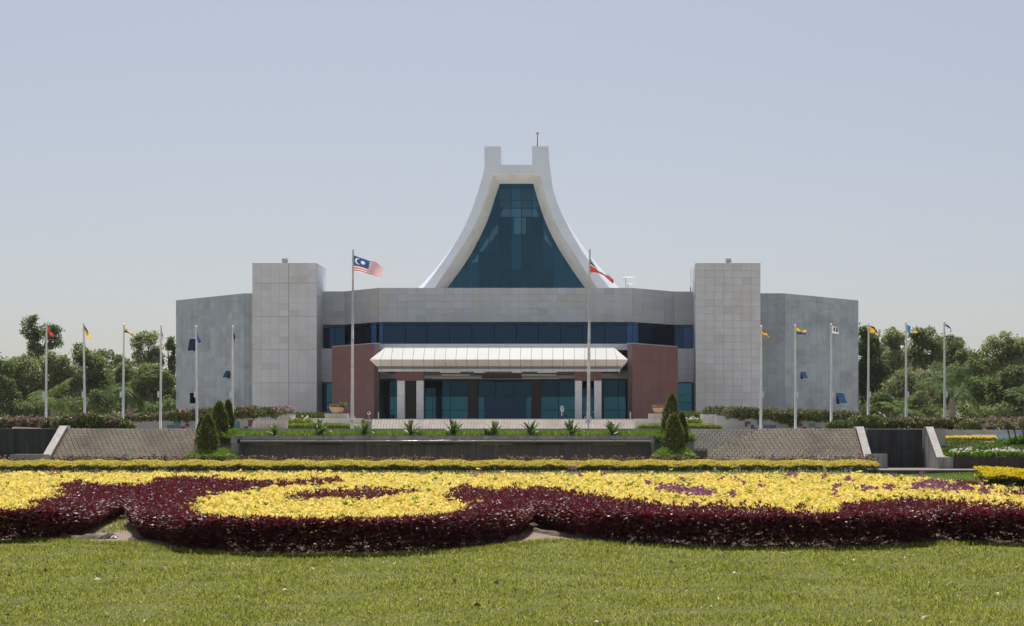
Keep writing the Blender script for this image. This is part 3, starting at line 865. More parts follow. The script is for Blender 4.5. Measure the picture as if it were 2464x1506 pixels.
# roof shells left and right, flaring out behind the frame, and the far frame
MIRY = 2*214.0
zb_, zt_ = oL3[-1].z, oL3[0].z
def flare(p, amt):
    s = max(0, min(1, (zt_-p.z)/(zt_-zb_)))
    sg = -1 if p.x < AX else 1
    return sg*amt*s**1.35
rings = [(SD+.01, 0.0), (206.5, 1.1), (210, 2.0), (214, 2.45), (218, 2.0), (221.5, 1.1), (MIRY-SD, 0.0)]
for side, pts in (('l', oL3), ('r', oR3)):
    sh = MB()
    pts = [Vector((pts[0].x, pts[0].y, hl[2].z))]+pts
    grid = [[(p.x+flare(p, amt), y, p.z) for p in pts] for y, amt in rings]
    for j in range(len(rings)-1):
        for i in range(NS):
            sh.quad(grid[j][i], grid[j][i+1], grid[j+1][i+1], grid[j+1][i])
    me = sh.mesh('roof_shell', M['white']); put('roof_shell', me, spire_o)
top = MB()
xa, xb = oL3[0].x, oR3[0].x
nz = hl[2].z
zin = zp((757, 428)).z
top.prism([(xa+.12, SD+.02), (xb-.5, SD+.02), (xb-.5, GDp+.2), (xa+.12, GDp+.2)], zin, nz-.02)
build(top, 'crown_slab', M['white'], spire_o)
top = MB()
top.prism([(xa+.9, GDp+.21), (xb-.9, GDp+.21), (xb-.9, MIRY-SD-.02), (xa+.9, MIRY-SD-.02)], oR3[0].z-1.2, nz-.02)
build(top, 'crown_slab', M['white'], spire_o)
for a, b2 in ((hl[0], hl[1]), (hl[4], hl[5])):
    for y0, y1 in ((SD+.004, 212.5), (MIRY-SD, MIRY-212.5)):
        hn = MB()
        A0, A1 = (a.x, b2.x) if y1 > y0 else (a.x+.75, b2.x-.75)
        zt2 = a.z
        lo = nz-.3
        hn.hexa([(A0, y0, lo), (A1, y0, lo), (A1, y1, lo), (A0, y1, lo), (A0, y0, zt2), (A1, y0, zt2), (A1, y1, nz+.0), (A0, y1, nz+.0)] if y1 > y0 else
                [(A0, y1, lo), (A1, y1, lo), (A1, y0, lo), (A0, y0, lo), (A0, y1, nz), (A1, y1, nz), (A1, y0, zt2), (A0, y0, zt2)])
        build(hn, 'horn', M['white'], spire_o)
# back wall of the hall inside, with openings that let the sky show through the glass
yb2 = MIRY-SD-1.0
gaps = [[(775, 722), (1050, 722), (1070, 790), (755, 790)], [(870, 795), (965, 795), (965, 935), (870, 935)],
        [(690, 905), (735, 850), (735, 925), (600, 1080), (585, 1070)], [(520, 1168), (572, 1100), (572, 1160), (545, 1170)],
        [(1115, 900), (1135, 935), (1190, 1055), (1120, 975)]]
def inside(poly, x, y):
    c = False; n = len(poly); j = n-1
    for i in range(n):
        xi, yi = poly[i]; xj, yj = poly[j]
        if (yi > y) != (yj > y) and x < (xj-xi)*(y-yi)/(yj-yi)+xi: c = not c
        j = i
    return c
oLi = np.array(outL, float); oRi = np.array(outR, float)
bw = MB(); st = 6.0
yv = 400.0
while yv < 1420:
    lx = np.interp(yv, oLi[:, 1], oLi[:, 0]); rx = np.interp(yv, oRi[:, 1], oRi[:, 0])
    xv = lx; run = None
    while xv < rx:
        op = any(inside(g, xv+st/2, yv+st/2) for g in gaps)
        if not op and run is None: run = xv
        if (op or xv+st >= rx) and run is not None:
            e = xv if op else rx
            bw.quad(zp((run, yv+st), yb2), zp((e, yv+st), yb2), zp((e, yv), yb2), zp((run, yv), yb2)); run = None
        xv += st
    yv += st
build(bw, 'inner_wall', M['dark'], spire_o)
# glazing pane by pane
gx = [200, 290, 385, 480, 577, 660, 747, 845, 928, 1017, 1108, 1197, 1290, 1385, 1480, 1520]
gy = [517, 655, 795, 940, 1085, 1225, 1380, 1440]
gLi = np.array(gL, float); gRi = np.array(gR, float)
gz = MB()
gz_o = None
mull = MB()
for y in gy[1:-1]:
    a = zp((np.interp(y, gLi[:, 1], gLi[:, 0]), y), GDp+.05); b2 = zp((np.interp(y, gRi[:, 1], gRi[:, 0]), y), GDp+.05)
    mull.box(a.x, b2.x, GDp+.04, GDp+.1, a.z-.03, a.z+.03)
for x in gx[1:-1]:
    ys_ = [y for y in np.arange(517, 1450, 4.0) if np.interp(y, gLi[:, 1], gLi[:, 0]) < x-2 and np.interp(y, gRi[:, 1], gRi[:, 0]) > x+2]
    if len(ys_) < 2: continue
    a = zp((x, ys_[0]), GDp+.07); b2 = zp((x, ys_[-1]), GDp+.07)
    mull.box(a.x-.05, a.x+.05, GDp+.105, GDp+.16, b2.z, a.z)
gz_o = build(mull, 'spire_glazing', M['mullion'], spire_o)
pale = {(6+1, r) for r in range(0, 5)} | {(9, 0), (9, 1), (10, 2), (10, 3), (10, 4), (11, 3), (11, 4), (11, 5), (12, 4), (12, 5), (3, 5), (2, 5), (3, 4), (4, 3), (13, 5), (1, 5)}
for j in range(len(gy)-1):
    for i in range(len(gx)-1):
        yy = np.linspace(gy[j]+.5, gy[j+1]-.5, 5)
        l = np.maximum(gx[i]+.5, np.interp(yy, gLi[:, 1], gLi[:, 0])); r = np.minimum(gx[i+1]-.5, np.interp(yy, gRi[:, 1], gRi[:, 0]))
        ok = r > l+2
        if ok.sum() < 2: continue
        pm = MB()
        yy, l, r = yy[ok], l[ok], r[ok]
        ptsf = [zp((x, y), GDp) for x, y in zip(l, yy)][::-1] + [zp((x, y), GDp) for x, y in zip(r, yy)]
        k = len(ptsf)
        pm.poly([tuple(p) for p in ptsf][::-1])
        for q in range(k):
            p, p2 = ptsf[q], ptsf[(q+1) % k]
            pm.quad(p, p2, (p2.x, p2.y+.03, p2.z), (p.x, p.y+.03, p.z))
        build(pm, 'pane', M['glass_spire_pale'] if (i, j) in pale else M['glass_spire'], gz_o)
rod = MB()
pz = zp((1060, 205)); rod.tube([(pz.x, SD+.8, pz.z-.3), (pz.x, SD+.8, pz.z+.5)], .06); rod.tube([(pz.x, SD+.8, pz.z+.5), (pz.x, SD+.8, zp((1060, 98)).z)], .045)
rod_o = build(rod, 'lightning_rod', M['black'], spire_o)
bl2 = MB(); bl2.ball((pz.x, SD+.8, zp((1060, 91)).z), .2, 12); bl2.lathe([(.02, -.02), (.24, 0), (.02, .04)], 12, (pz.x, SD+.8, zp((1060, 91)).z))
build(bl2, 'lamp_head', M['terracotta'], rod_o, smooth=True)

# roof fittings ---------------------------------------------------------------------
def floodlight(x, d, z, label):
    t = thing('floodlight', label, 'floodlight', (WX(x, d), d, z), 'floodlights on the tower roofs')
    mb = MB(); mb.box(-.28, .28, -.1, .25, .12, .55); build(mb, 'housing', M['steel'], t, local=True)
    mb = MB(); mb.box(-.24, .24, -.13, -.1, .16, .51); build(mb, 'lens', M['alu'], t, local=True)
    mb = MB(); mb.tube([(0, .1, 0), (0, .1, .13)], .05); build(mb, 'stand', M['steel'], t, local=True)
    mb = MB(); mb.tube([(.28, .05, .3), (.36, .05, .3)], .06); build(mb, 'knob', M['black'], t, local=True)
floodlight(685, 178.6, ZT+.02, 'grey box floodlight on the roof of the tower nearer the striped flag')
floodlight(1752.5, 178.6, ZT+.02, 'grey box floodlight on the roof of the tower nearer the red flag')
def aerial(x, d, z0, ztop, boom, label):
    t = thing('television_aerial', label, 'aerial', (WX(x, d), d, z0), 'television aerials on the roof')
    h = ztop-z0
    mb = MB(); mb.tube([(0, 0, 0), (0, 0, h)], .035, 6); build(mb, 'mast', M['steel'], t, local=True)
    mb = MB(); mb.tube([(-boom*.25, 0, h), (boom*.75, 0, h)], .02, 6); build(mb, 'boom', M['steel'], t, local=True)
    for k in range(8):
        xx = -boom*.2+boom*.93*k/7
        mb = MB(); mb.tube([(xx, -.25, h-.0), (xx, .25, h+.0)], .014, 5); build(mb, 'rod', M['steel'], t, local=True)
    mb = MB(); mb.tube([(-boom*.25, 0, h), (-boom*.1, -.2, h+.45)], .02, 5); mb.tube([(-boom*.25, 0, h), (-boom*.1, .2, h-.45)], .02, 5); build(mb, 'reflector', M['steel'], t, 'stuff', local=True)
aerial(1505.5, 184, 17.5, WZ(667, 184), 1.35, 'larger rooftop television aerial to the right of the spire foot')
aerial(1511.5, 185, 17.5, WZ(683, 185), .7, 'small low rooftop aerial just right of the larger one')
wt = thing('roof_whip', 'thin dark whip aerial on the roof edge beside the right tower', 'aerial', (WX(1664, 181), 182.6, 17.5))
mb = MB(); mb.tube([(0, 0, 0), (0, 0, 1.4)], .05, 6); build(mb, 'base_pole', M['black'], wt, local=True)
mb = MB(); mb.tube([(0, 0, 1.4), (.02, 0, 3.6)], .02, 6); build(mb, 'whip', M['steel'], wt, local=True)

# ================================================================== LOW WALLS AND STAIRS
# blackened retaining walls
def panelled(name, label, x0, x1, d, z0, z1, mat, n, rows, th=.4, joint=.03):
    t = thing(name, label, 'wall', ((x0+x1)/2, d, z0))
    mb = MB(); mb.box(x0, x1, d+.05, d+th, z0, z1-.02); build(mb, 'wall_core', M['black'], t)
    lay(t, name+label, 'concrete_panel', (x0, d+.05), (x1, d+.05), z0, z1, n, rows, mat, e=.05, joint=joint, jitter=.006)
    return t
LX = -31.28
panelled('retaining_wall', 'blackened concrete wall beside the left stair', -44, LX-.02, 98.1, -.1, TZ-.01, M['conc_black'], 5, [-.1, 1.1, TZ-.01])
panelled('retaining_wall', 'blackened concrete wall between the right stair and the sloping wall', 16.35, WX(2221, 97.5), 97.6, .2, WZ(1033, 97.6), M['conc_black'], 2, [.2, 1.35, WZ(1033, 97.6)])

def cheek(x0, x1, db, df, zb, zf_, zbase, label, mat_side, plinth=None):
    """sloping side wall of a stair with a paler cap"""
    t = thing('stair_cheek', label, 'wall', ((x0+x1)/2, df, zbase), 'sloping stair walls')
    mb = MB(); mb.hexa([(x0+.03, df, zbase), (x1-.03, df, zbase), (x1-.03, db+.6, zbase), (x0+.03, db+.6, zbase), (x0+.03, df, zf_-.06), (x1-.03, df, zf_-.06), (x1-.03, db+.6, zb-.06), (x0+.03, db+.6, zb-.06)])
    n = len(mb.v)
    mb2 = MB()
    prof = [(df, zbase), (df, zf_-.06), (db, zb-.06), (db+.6, zb-.06), (db+.6, zbase)]
    for i in range(len(prof)):
        j = (i+1) % len(prof)
        mb2.quad((x0+.03, prof[i][0], prof[i][1]), (x0+.03, prof[j][0], prof[j][1]), (x1-.03, prof[j][0], prof[j][1]), (x1-.03, prof[i][0], prof[i][1]))
    mb2.poly([(x0+.03, p[0], p[1]) for p in prof]); mb2.poly([(x1-.03, p[0], p[1]) for p in prof][::-1])
    build(mb2, 'wall_body', mat_side, t)
    k = 3
    for i in range(k):
        a, b2 = i/k, (i+1)/k
        y0, y1 = df-.03+(db-df)*a+.008, df-.03+(db-df)*b2-.008
        q0, q1 = zf_-.06+(zb-zf_)*a, zf_-.06+(zb-zf_)*b2
        c = MB(); c.hexa([(x0, y0, q0+.002), (x1, y0, q0+.002), (x1, y1, q1+.002), (x0, y1, q1+.002), (x0, y0, q0+.07), (x1, y0, q0+.07), (x1, y1, q1+.07), (x0, y1, q1+.07)])
        build(c, 'cap_stone', M['conc_cap'], t)
    c = MB(); c.box(x0, x1, db-.02, db+.62, zb-.058, zb+.012); build(c, 'cap_stone', M['conc_cap'], t)
    if plinth:
        c = MB(); c.box(*plinth); build(c, 'plinth', M['conc'], t)
    return t
cheek(-31.30, -30.85, 98.5, 95.4, WZ(1024.5, 98.5), WZ(1096, 95.4), 0, 'sloping concrete wall with pale cap on the left side of the left stair', M['conc'], (-32.75, -30.9, 94.2, 95.38, 0, 1.06))
cheek(15.87, 16.32, 98.5, 95.4, WZ(1026.5, 98.5), WZ(1103, 95.4), 0, 'sloping concrete wall with pale cap on the right side of the right stair', M['conc'], (15.9, 17.0, 94.4, 95.38, 0, WZ(1092, 95)))
t = cheek(19.62, 20.05, 96.6, 93.6, WZ(1027, 96.6), WZ(1100, 93.6), .2, 'white streaked sloping wall right of the blackened wall', M['conc_white'])
mb = MB(); mb.box(19.66, WX(2294, 93.1), 93.1, 93.58, .2, WZ(1100, 93.1)); build(mb, 'end_post', M['conc_white'], t)

# stairs of small tiles
def stairs(label, xfun, dtop, nsteps, tile_w, mat, group_mat_joint, rise=.15, tread=.26, ztop=TZ):
    t = thing('tiled_stair', label, 'stair', ((xfun(0)[0]+xfun(0)[1])/2, dtop-tread*nsteps, 0), 'tiled stairs up to the terrace')
    restmb = MB(); nrest = 0; count = 0
    core = MB()
    for k in range(nsteps):
        x0, x1 = xfun(k)
        z1 = ztop-rise*k; z0 = z1-rise; y = dtop-tread*k
        core.box(x0, x1, y+.02, y+tread+(.02 if k else .3), max(z0-.3, -.1), z1-.022)
    build(core, 'step_core', M['tile_joint'], t, 'stuff')
    for k in range(nsteps):
        x0, x1 = xfun(k); z1 = ztop-rise*k; z0 = z1-rise; y = dtop-tread*k
        n = max(1, round((x1-x0)/tile_w)); off = (k % 2)*.5*tile_w if tile_w < .4 else 0
        xs_ = [x0]+[x0+off+i*tile_w for i in range(0 if off else 1, n+1) if x0 < x0+off+i*tile_w < x1-.06]+[x1]
        for a, b2 in zip(xs_[:-1], xs_[1:]):
            jz = random.uniform(-.006, .004); g = random.uniform(.016, .034)
            bx = (a+g/1.2, b2-g/1.2, y-random.uniform(0, .008), y+tread-.012, z0+.010, z1+jz)
            if z0 > .95 and count < 300 and z0 < 2.6:
                count += 1
                kk = (round(b2-a, 2), 'st', mat.name)
                if kk not in PCACHE:
                    m2 = MB(); m2.box(0, 1, 0, 1, 0, 1); PCACHE[kk] = m2.mesh('tile', mat)
                put('tile', PCACHE[kk], t, Matrix.Translation((bx[0], bx[2], bx[4])) @ Matrix.Diagonal((bx[1]-bx[0], bx[3]-bx[2], bx[5]-bx[4], 1)))
            else:
                restmb.box(*bx); nrest += 1
    if nrest: build(restmb, 'tile_field', mat, t, 'stuff')
    return t
stairs('wide stair of small beige tiles on the left, climbing to the terrace', lambda k: (-30.83, -21.6), 98.4, 17, .285, M['tile'], None)
def rx(k):
    return (10.05-.36*k if k < 8 else 6.9, 15.85)
stairs('wide stair of small beige tiles on the right with one stepped end', rx, 98.4, 17, .285, M['tile'], None)
def rx2(k): return (6.15, 10.7)
stairs('short flight of paler tiles tucked left of the right stair', rx2, 101.0, 9, .30, M['tile_pale'], None, tread=.26)

# battered tiled slope under the driveway
t = thing('tiled_ramp', 'long low sloping wall of beige tiles below the entrance driveway', 'ramp', (-8, 138, TZ))
xa, xb = WX(893, 138.3), WX(1531, 138.3)
mb = MB(); y0, y1, z0, z1 = 138.0, 139.3, 2.5, WZ(1009, 139.3)
mb.hexa([(xa, y0, z0), (xb, y0, z0), (xb, y1, z0), (xa, y1, z0), (xa, y0+.05, z0+.02), (xb, y0+.05, z0+.02), (xb, y1, z1-.03), (xa, y1, z1-.03)])
build(mb, 'slope_core', M['ramp_joint'], t)
NC, NR = 88, 3
cw = (xb-xa)/NC
sl = math.hypot(y1-y0, z1-z0); th = math.atan2(z1-z0, y1-y0)
m2 = MB(); m2.box(.016, cw-.012, 0, sl/NR-.01, 0, .03); tm = m2.mesh('tile', M['tile_ramp'])
for j in range(NR):
    for i in range(NC):
        p = (xa+i*cw, y0+(y1-y0)*j/NR, z0+(z1-z0)*j/NR)
        put('tile', tm, t, Matrix.Translation(p) @ Matrix.Rotation(th, 4, 'X'))
mb = MB(); mb.box(xa-.05, xb+.05, y1-.02, y1+.35, z1-.03, z1+.05); build(mb, 'kerb_edge', M['tile_ramp'], t)

# fountain ------------------------------------------------------------------------------
FD = 95.5
fx0, fx1 = WX(580, FD), WX(1565, FD)
ft = thing('fountain_wall', 'long dark water wall with a wet lip and a grey stone coping', 'fountain', ((fx0+fx1)/2, FD, 0))
mb = MB(); mb.box(fx0, fx1, FD+.25, FD+.7, 0, WZ(1058, FD)-.02); build(mb, 'water_wall', M['water_wall'], ft)
zc0, zc1 = WZ(1057.5, FD), WZ(1048, FD)
for k in range(8):
    a = fx0+(fx1-fx0)*k/8; b2 = fx0+(fx1-fx0)*(k+1)/8
    mb = MB(); mb.box(a+.012, b2-.012, FD, FD+.9, zc0, zc1); build(mb, 'coping_stone', M['conc'], ft)
mb = MB(); mb.tube([(fx0+.02, FD-.27, WZ(1062, FD)), (fx1-.02, FD-.27, WZ(1062, FD))], .075, 12)
m, nt, b = nodes_of('wet_lip'); M['wet'] = m
b.inputs['Base Color'].default_value = (.30, .28, .27, 1); b.inputs['Roughness'].default_value = .08; b.inputs['Specular IOR Level'].default_value = .9
bp = N(nt, 'ShaderNodeBump'); bp.inputs['Strength'].default_value = .9; bp.inputs['Distance'].default_value = .03
L(nt, noise(nt, 9, 3), bp.inputs['Height']); L(nt, bp.outputs[0], b.inputs['Normal'])
build(mb, 'weir_lip', M['wet'], ft, smooth=True)
mb = MB(); mb.box(fx0, fx1, FD-.27, FD+.26, WZ(1065, FD), WZ(1062.6, FD)); build(mb, 'weir_shelf', M['water_wall'], ft)
for k in range(7):
    a = fx0+.6+(fx1-fx0)*k/7.2
    mb = MB(); mb.box(a, a+1.9, FD+.19, FD+.248, WZ(1069.4, FD), WZ(1067.2, FD)); build(mb, 'ledge_strip', M['brown_wall'] if k % 2 else M['tile'], ft)
m, nt, b = nodes_of('falling_water'); M['fall'] = m                                  # thin streaky film of water
b.inputs['Base Color'].default_value = (.4, .42, .45, 1); b.inputs['Roughness'].default_value = .15
tr = N(nt, 'ShaderNodeBsdfTransparent'); mx = N(nt, 'ShaderNodeMixShader')
sfac = ramp(nt, noise(nt, 1.0, 5, .7, (9, 9, .3)), .5, .9)
mul = N(nt, 'ShaderNodeMath', operation='MULTIPLY'); L(nt, sfac, mul.inputs[0]); mul.inputs[1].default_value = .22
L(nt, mul.outputs[0], mx.inputs[0]); L(nt, tr.outputs[0], mx.inputs[1]); L(nt, b.outputs[0], mx.inputs[2]); L(nt, mx.outputs[0], nt.nodes['Material Output'].inputs[0])
mb = MB(); mb.box(fx0+.03, fx1-.03, FD-.30, FD-.285, .36, WZ(1063, FD)); build(mb, 'water_film', M['fall'], ft)
for xx, ww in ((WX(565, FD), WX(579, FD)), (WX(1566.5, FD), WX(1573, FD))):
    mb = MB(); mb.box(xx, ww, FD-.9, FD+1.0, 0, WZ(1048, FD)); build(mb, 'end_pier', M['conc_white'], ft)
    mb = MB(); mb.box(xx-.05, ww+.0, FD-.95, FD-.2, WZ(1066, FD), WZ(1057, FD)); build(mb, 'pier_cap', M['conc_cap'], ft)
mb = MB(); mb.box(fx0, fx1, FD-1.2, FD+.24, 0, .35); build(mb, 'basin', M['conc_black'], ft)
mb = MB(); mb.box(fx0, fx1, FD+.91, 98.6, 0, 2.02); bs = build(mb, 'planting_soil', M['soil'], ft)

# conifer planters --------------------------------------------------------------------------
def planter(label, x0, x1, d0, d1, ztop, mat=None):
    t = thing('stone_planter', label, 'planter', ((x0+x1)/2, d0, 0), 'stone planters beside the stairs')
    for a0, a1, b0, b1 in ((x0, x1, d0, d0+.15), (x0, x1, d1-.15, d1), (x0, x0+.15, d0+.15, d1-.15), (x1-.15, x1, d0+.15, d1-.15)):
        mb = MB(); mb.box(a0, a1, b0, b1, 0, ztop); build(mb, 'side_slab', mat or M['conc'], t)
    mb = MB(); mb.box(x0+.15, x1-.15, d0+.15, d1-.15, 0, ztop-.08); build(mb, 'soil', M['soil'], t)
    return t
planter('low stone planter at the foot of the left conifers', WX(452, 93.4), WX(562, 93.4), 93.2, 96.0, 1.02)
planter('upper stone planter behind the front left conifer', WX(474, 97), WX(582, 97), 96.2, 98.5, WZ(1056, 96.3))
planter('low stone planter at the foot of the right conifers', WX(1574, 93.4), WX(1668, 93.4), 93.2, 96.0, 1.0)
planter('upper stone planter behind the front right conifer', WX(1570, 97), WX(1668, 97), 96.2, 98.5, WZ(1056, 96.3))

# mural planter walls and small walls of the terrace -----------------------------------------
def mural_wall(label, xa, xb, d, ya, yb, blocks, tile=.56):
    x0, x1 = WX(xa, d), WX(xb, d); z1 = WZ(ya, d); z0 = TZ-.02
    t = thing('mural_wall', label, 'wall', ((x0+x1)/2, d, z0), 'tiled terrace walls with stepped blocks of colour')
    mb = MB(); mb.box(x0, x1, d, d+.35, z0, z1); build(mb, 'wall_body', M['mural_white'], t)
    for (pa, pb, qa, qb, col) in blocks:
        m2 = MB(); m2.box(WX(pa, d), WX(pb, d), d-.025, d-.003, max(WZ(qb, d), z0), WZ(qa, d)); build(m2, 'mural_tile', M['mural_'+col], t)
    return t
mural_wall('pale tiled wall with blue and red stepped blocks under the left flowering hedge', 318, 612, 120, 1004, 1034,
    [(401.6, 417, 1022, 1032, 'blue'), (417.4, 434, 1010, 1032, 'blue'), (435, 446, 1026, 1032, 'red'), (446.4, 455, 1019, 1026, 'red'), (562, 577, 1014, 1032, 'blue'), (588, 597, 1026, 1033, 'red'), (597.4, 606, 1018, 1026, 'red'), (597.4, 611, 1010, 1017.6, 'red')])
mural_wall('pale tiled wall with maroon steps and blue blocks under the right flowering hedge', 1722, 2005, 120, 1000, 1034,
    [(1777, 1791.5, 1005.5, 1012, 'red'), (1792, 1806, 1014, 1021, 'red'), (1792, 1799, 1021.3, 1026.5, 'red'), (1806.5, 1821, 1029, 1034, 'red'), (1806.5, 1814, 1022, 1028.7, 'red'),
     (1821.5, 1836, 1010.5, 1021.5, 'blue'), (1836.4, 1851, 1022, 1034, 'blue'), (1851.4, 1867, 1022, 1034, 'blue'), (2001-85, 2001-70, 1018, 1026, 'red'), (1931.4, 1939, 1026.5, 1033, 'red'), (2031-85, 2046-85, 1018, 1027, 'blue'), (1960, 1975, 1027.4, 1034, 'blue')])
def tiled_block(name, label, xa, xb, d, ya, z0, dep, nu, nv, mat, group='small tiled walls on the terrace'):
    x0, x1, z1 = WX(xa, d), WX(xb, d), WZ(ya, d)
    t = thing(name, label, 'wall' if name != 'pedestal' else 'pedestal', ((x0+x1)/2, d, z0), group)
    mb = MB(); mb.box(x0, x1, d+.03, d+dep, z0, z1-.01); build(mb, 'block_core', M['tile_pale'], t)
    lay(t, name+label, 'tile', (x0, d+.03), (x1, d+.03), z0, z1, nu, nv, mat, e=.03, joint=.025, jitter=.004)
    return t
tiled_block('garden_wall', 'low wall of square pale tiles right of the left conifers', 608, 690, 113, 1012, TZ-.02, .4, 8, 3, M['tile_ramp'])
tiled_block('garden_wall', 'short grey tiled wall below the rounded pink hedge end', 667, 706, 124, 996, TZ-.02, .9, 4, 4, M['mural_white'])
tiled_block('garden_wall', 'pale wall carrying the left flower bowl pedestal', 741, 872, 131, 1005.7, TZ-.02, .4, 12, 3, M['tile_pale'])
tiled_block('garden_wall', 'pale wall carrying the right flower bowl pedestal', 1527, 1652, 131, 1007, TZ-.02, .4, 12, 3, M['tile_pale'])
tiled_block('garden_wall', 'short grey tiled wall below the rounded green hedge end on the right', 1687, 1724, 124, 996, TZ-.02, .9, 4, 4, M['mural_white'])
tiled_block('garden_wall', 'low grey wall behind the white lilies on the right', 1652, 1688, 126, 1009, TZ-.02, .3, 4, 2, M['mural_white'])
def bowl(label, xc, d, zb, topw, h, style):
    ped = tiled_block('pedestal', 'pale tiled pedestal under the '+('left' if style == 0 else 'right')+' terracotta flower bowl', xc-27 if style == 0 else xc-26, xc+27, d-.1, 994.6, WZ(1006.5, d), .9, 3, 1, M['tile_pale'], 'pedestals of the flower bowls')
    t = thing('flower_bowl', label, 'planter', (WX(xc, d), d+.35, zb), 'terracotta flower bowls')
    mb = MB()
    r = topw/2
    mb.lathe([(.02, 0), (r*.52, 0), (r*.62, h*.12), (r*.86, h*.62), (r*.97, h*.9), (r*1.0, h), (r*.93, h), (r*.86, h*.86), (.02, h*.82)], 20)
    build(mb, 'pot', M['terracotta'], t, smooth=True, local=True)
    n = 260
    P = np.stack([rng.normal(0, r*.45, n), rng.normal(0, r*.45, n), np.abs(rng.normal(0, .12, n))+h*.85], 1)
    q = sprigs(P, 4, .13, .05)
    mi = (rng.random(len(q)) < .5).astype(int)
    put('flowers', quads_mesh('flowers', q, None, [M['leaf_boug'], M['flower_pink']], mi), t, None, 'stuff', True)
    if style == 0:
        P = np.stack([rng.normal(r*.75, .16, 120), rng.normal(0, .2, 120), np.abs(rng.normal(0, .18, 120))+h*.75], 1)
        put('dry_stems', quads_mesh('dry_stems', sprigs(P, 3, .28, .05, .4), M['leaf_boug']), t, None, 'stuff', True)
bowl('terracotta bowl of straggling plants before the left red wall', 809, 132, WZ(994.6, 132), 1.25, .5, 0)
bowl('terracotta bowl of pink flowers before the right red wall', 1587, 132, WZ(995.6, 132), 1.1, .48, 1)

# right-hand low brown wall, coloured slabs and pink rail
panelled('low_brown_wall', 'low dark brown wall at the right edge under the white lilies', WX(2295, 93.3), 34, 93.2, .2, WZ(1099, 93.3), M['brown_wall'], 9, 1, .35, .012)
t = thing('tiled_kerb', 'row of sloping blue and white slabs at the right edge', 'kerb', (WX(2380, 105), 105, 1.9))
D5 = 104.6
for (pa, pb, qa, qb, yt, col) in ((2292, 2341, 2303, 2346, 1047.5, 'blue'), (2341.6, 2399, 2346.6, 2404, 1045.5, 'white'), (2399.6, 2455, 2404.6, 2462, 1043.2, 'blue'), (2455.6, 2560, 2462.6, 2570, 1040.4, 'blue')):
    m2 = MB(); z0, z1 = WZ(1058, D5), WZ(yt, D5)
    m2.hexa([(WX(qa, D5), D5, z0), (WX(qb, D5), D5, z0), (WX(qb, D5), D5+.5, z0), (WX(qa, D5), D5+.5, z0), (WX(pa, D5), D5+.25, z1), (WX(pb, D5), D5+.25, z1), (WX(pb, D5), D5+.5, z1), (WX(pa, D5), D5+.5, z1)])
    build(m2, 'slab', M['mural_white'] if col == 'white' else M['slab_blue'], t)
t = thing('pink_rail', 'pink handrail over a grey tiled parapet behind the right sloping wall', 'railing', (WX(2325, 107), 107, 1.9))
mb = MB(); mb.box(WX(2283, 107), WX(2372, 107), 107.05, 107.3, 1.7, WZ(1041, 107)); build(mb, 'parapet', M['slab_grey'], t)
mb = MB(); mb.box(WX(2281, 107), WX(2366, 107), 107.0, 107.35, WZ(1040.8, 107), WZ(1037, 107)); build(mb, 'handrail', M['pinkrail'], t)
for xx in (2288, 2306, 2340):
    mb = MB(); mb.box(WX(xx, 107)-.04, WX(xx, 107)+.04, 106.98, 107.048, 1.7, WZ(1041, 107)); build(mb, 'post', M['pinkrail'], t)
t = thing('pink_kerb', 'pale pink kerb lying on top of the left blackened wall', 'kerb', (WX(64, 101), 101, TZ))
mb = MB(); mb.hexa([(WX(32, 101), 101, TZ), (WX(96, 101), 101, TZ), (WX(96, 101), 101.4, TZ), (WX(32, 101), 101.4, TZ), (WX(32, 101), 101, WZ(1026.8, 101)), (WX(96, 101), 101, WZ(1030, 101)), (WX(96, 101), 101.4, WZ(1030, 101)), (WX(32, 101), 101.4, WZ(1026.8, 101))])
build(mb, 'kerb_stone', M['pinkrail'], t)

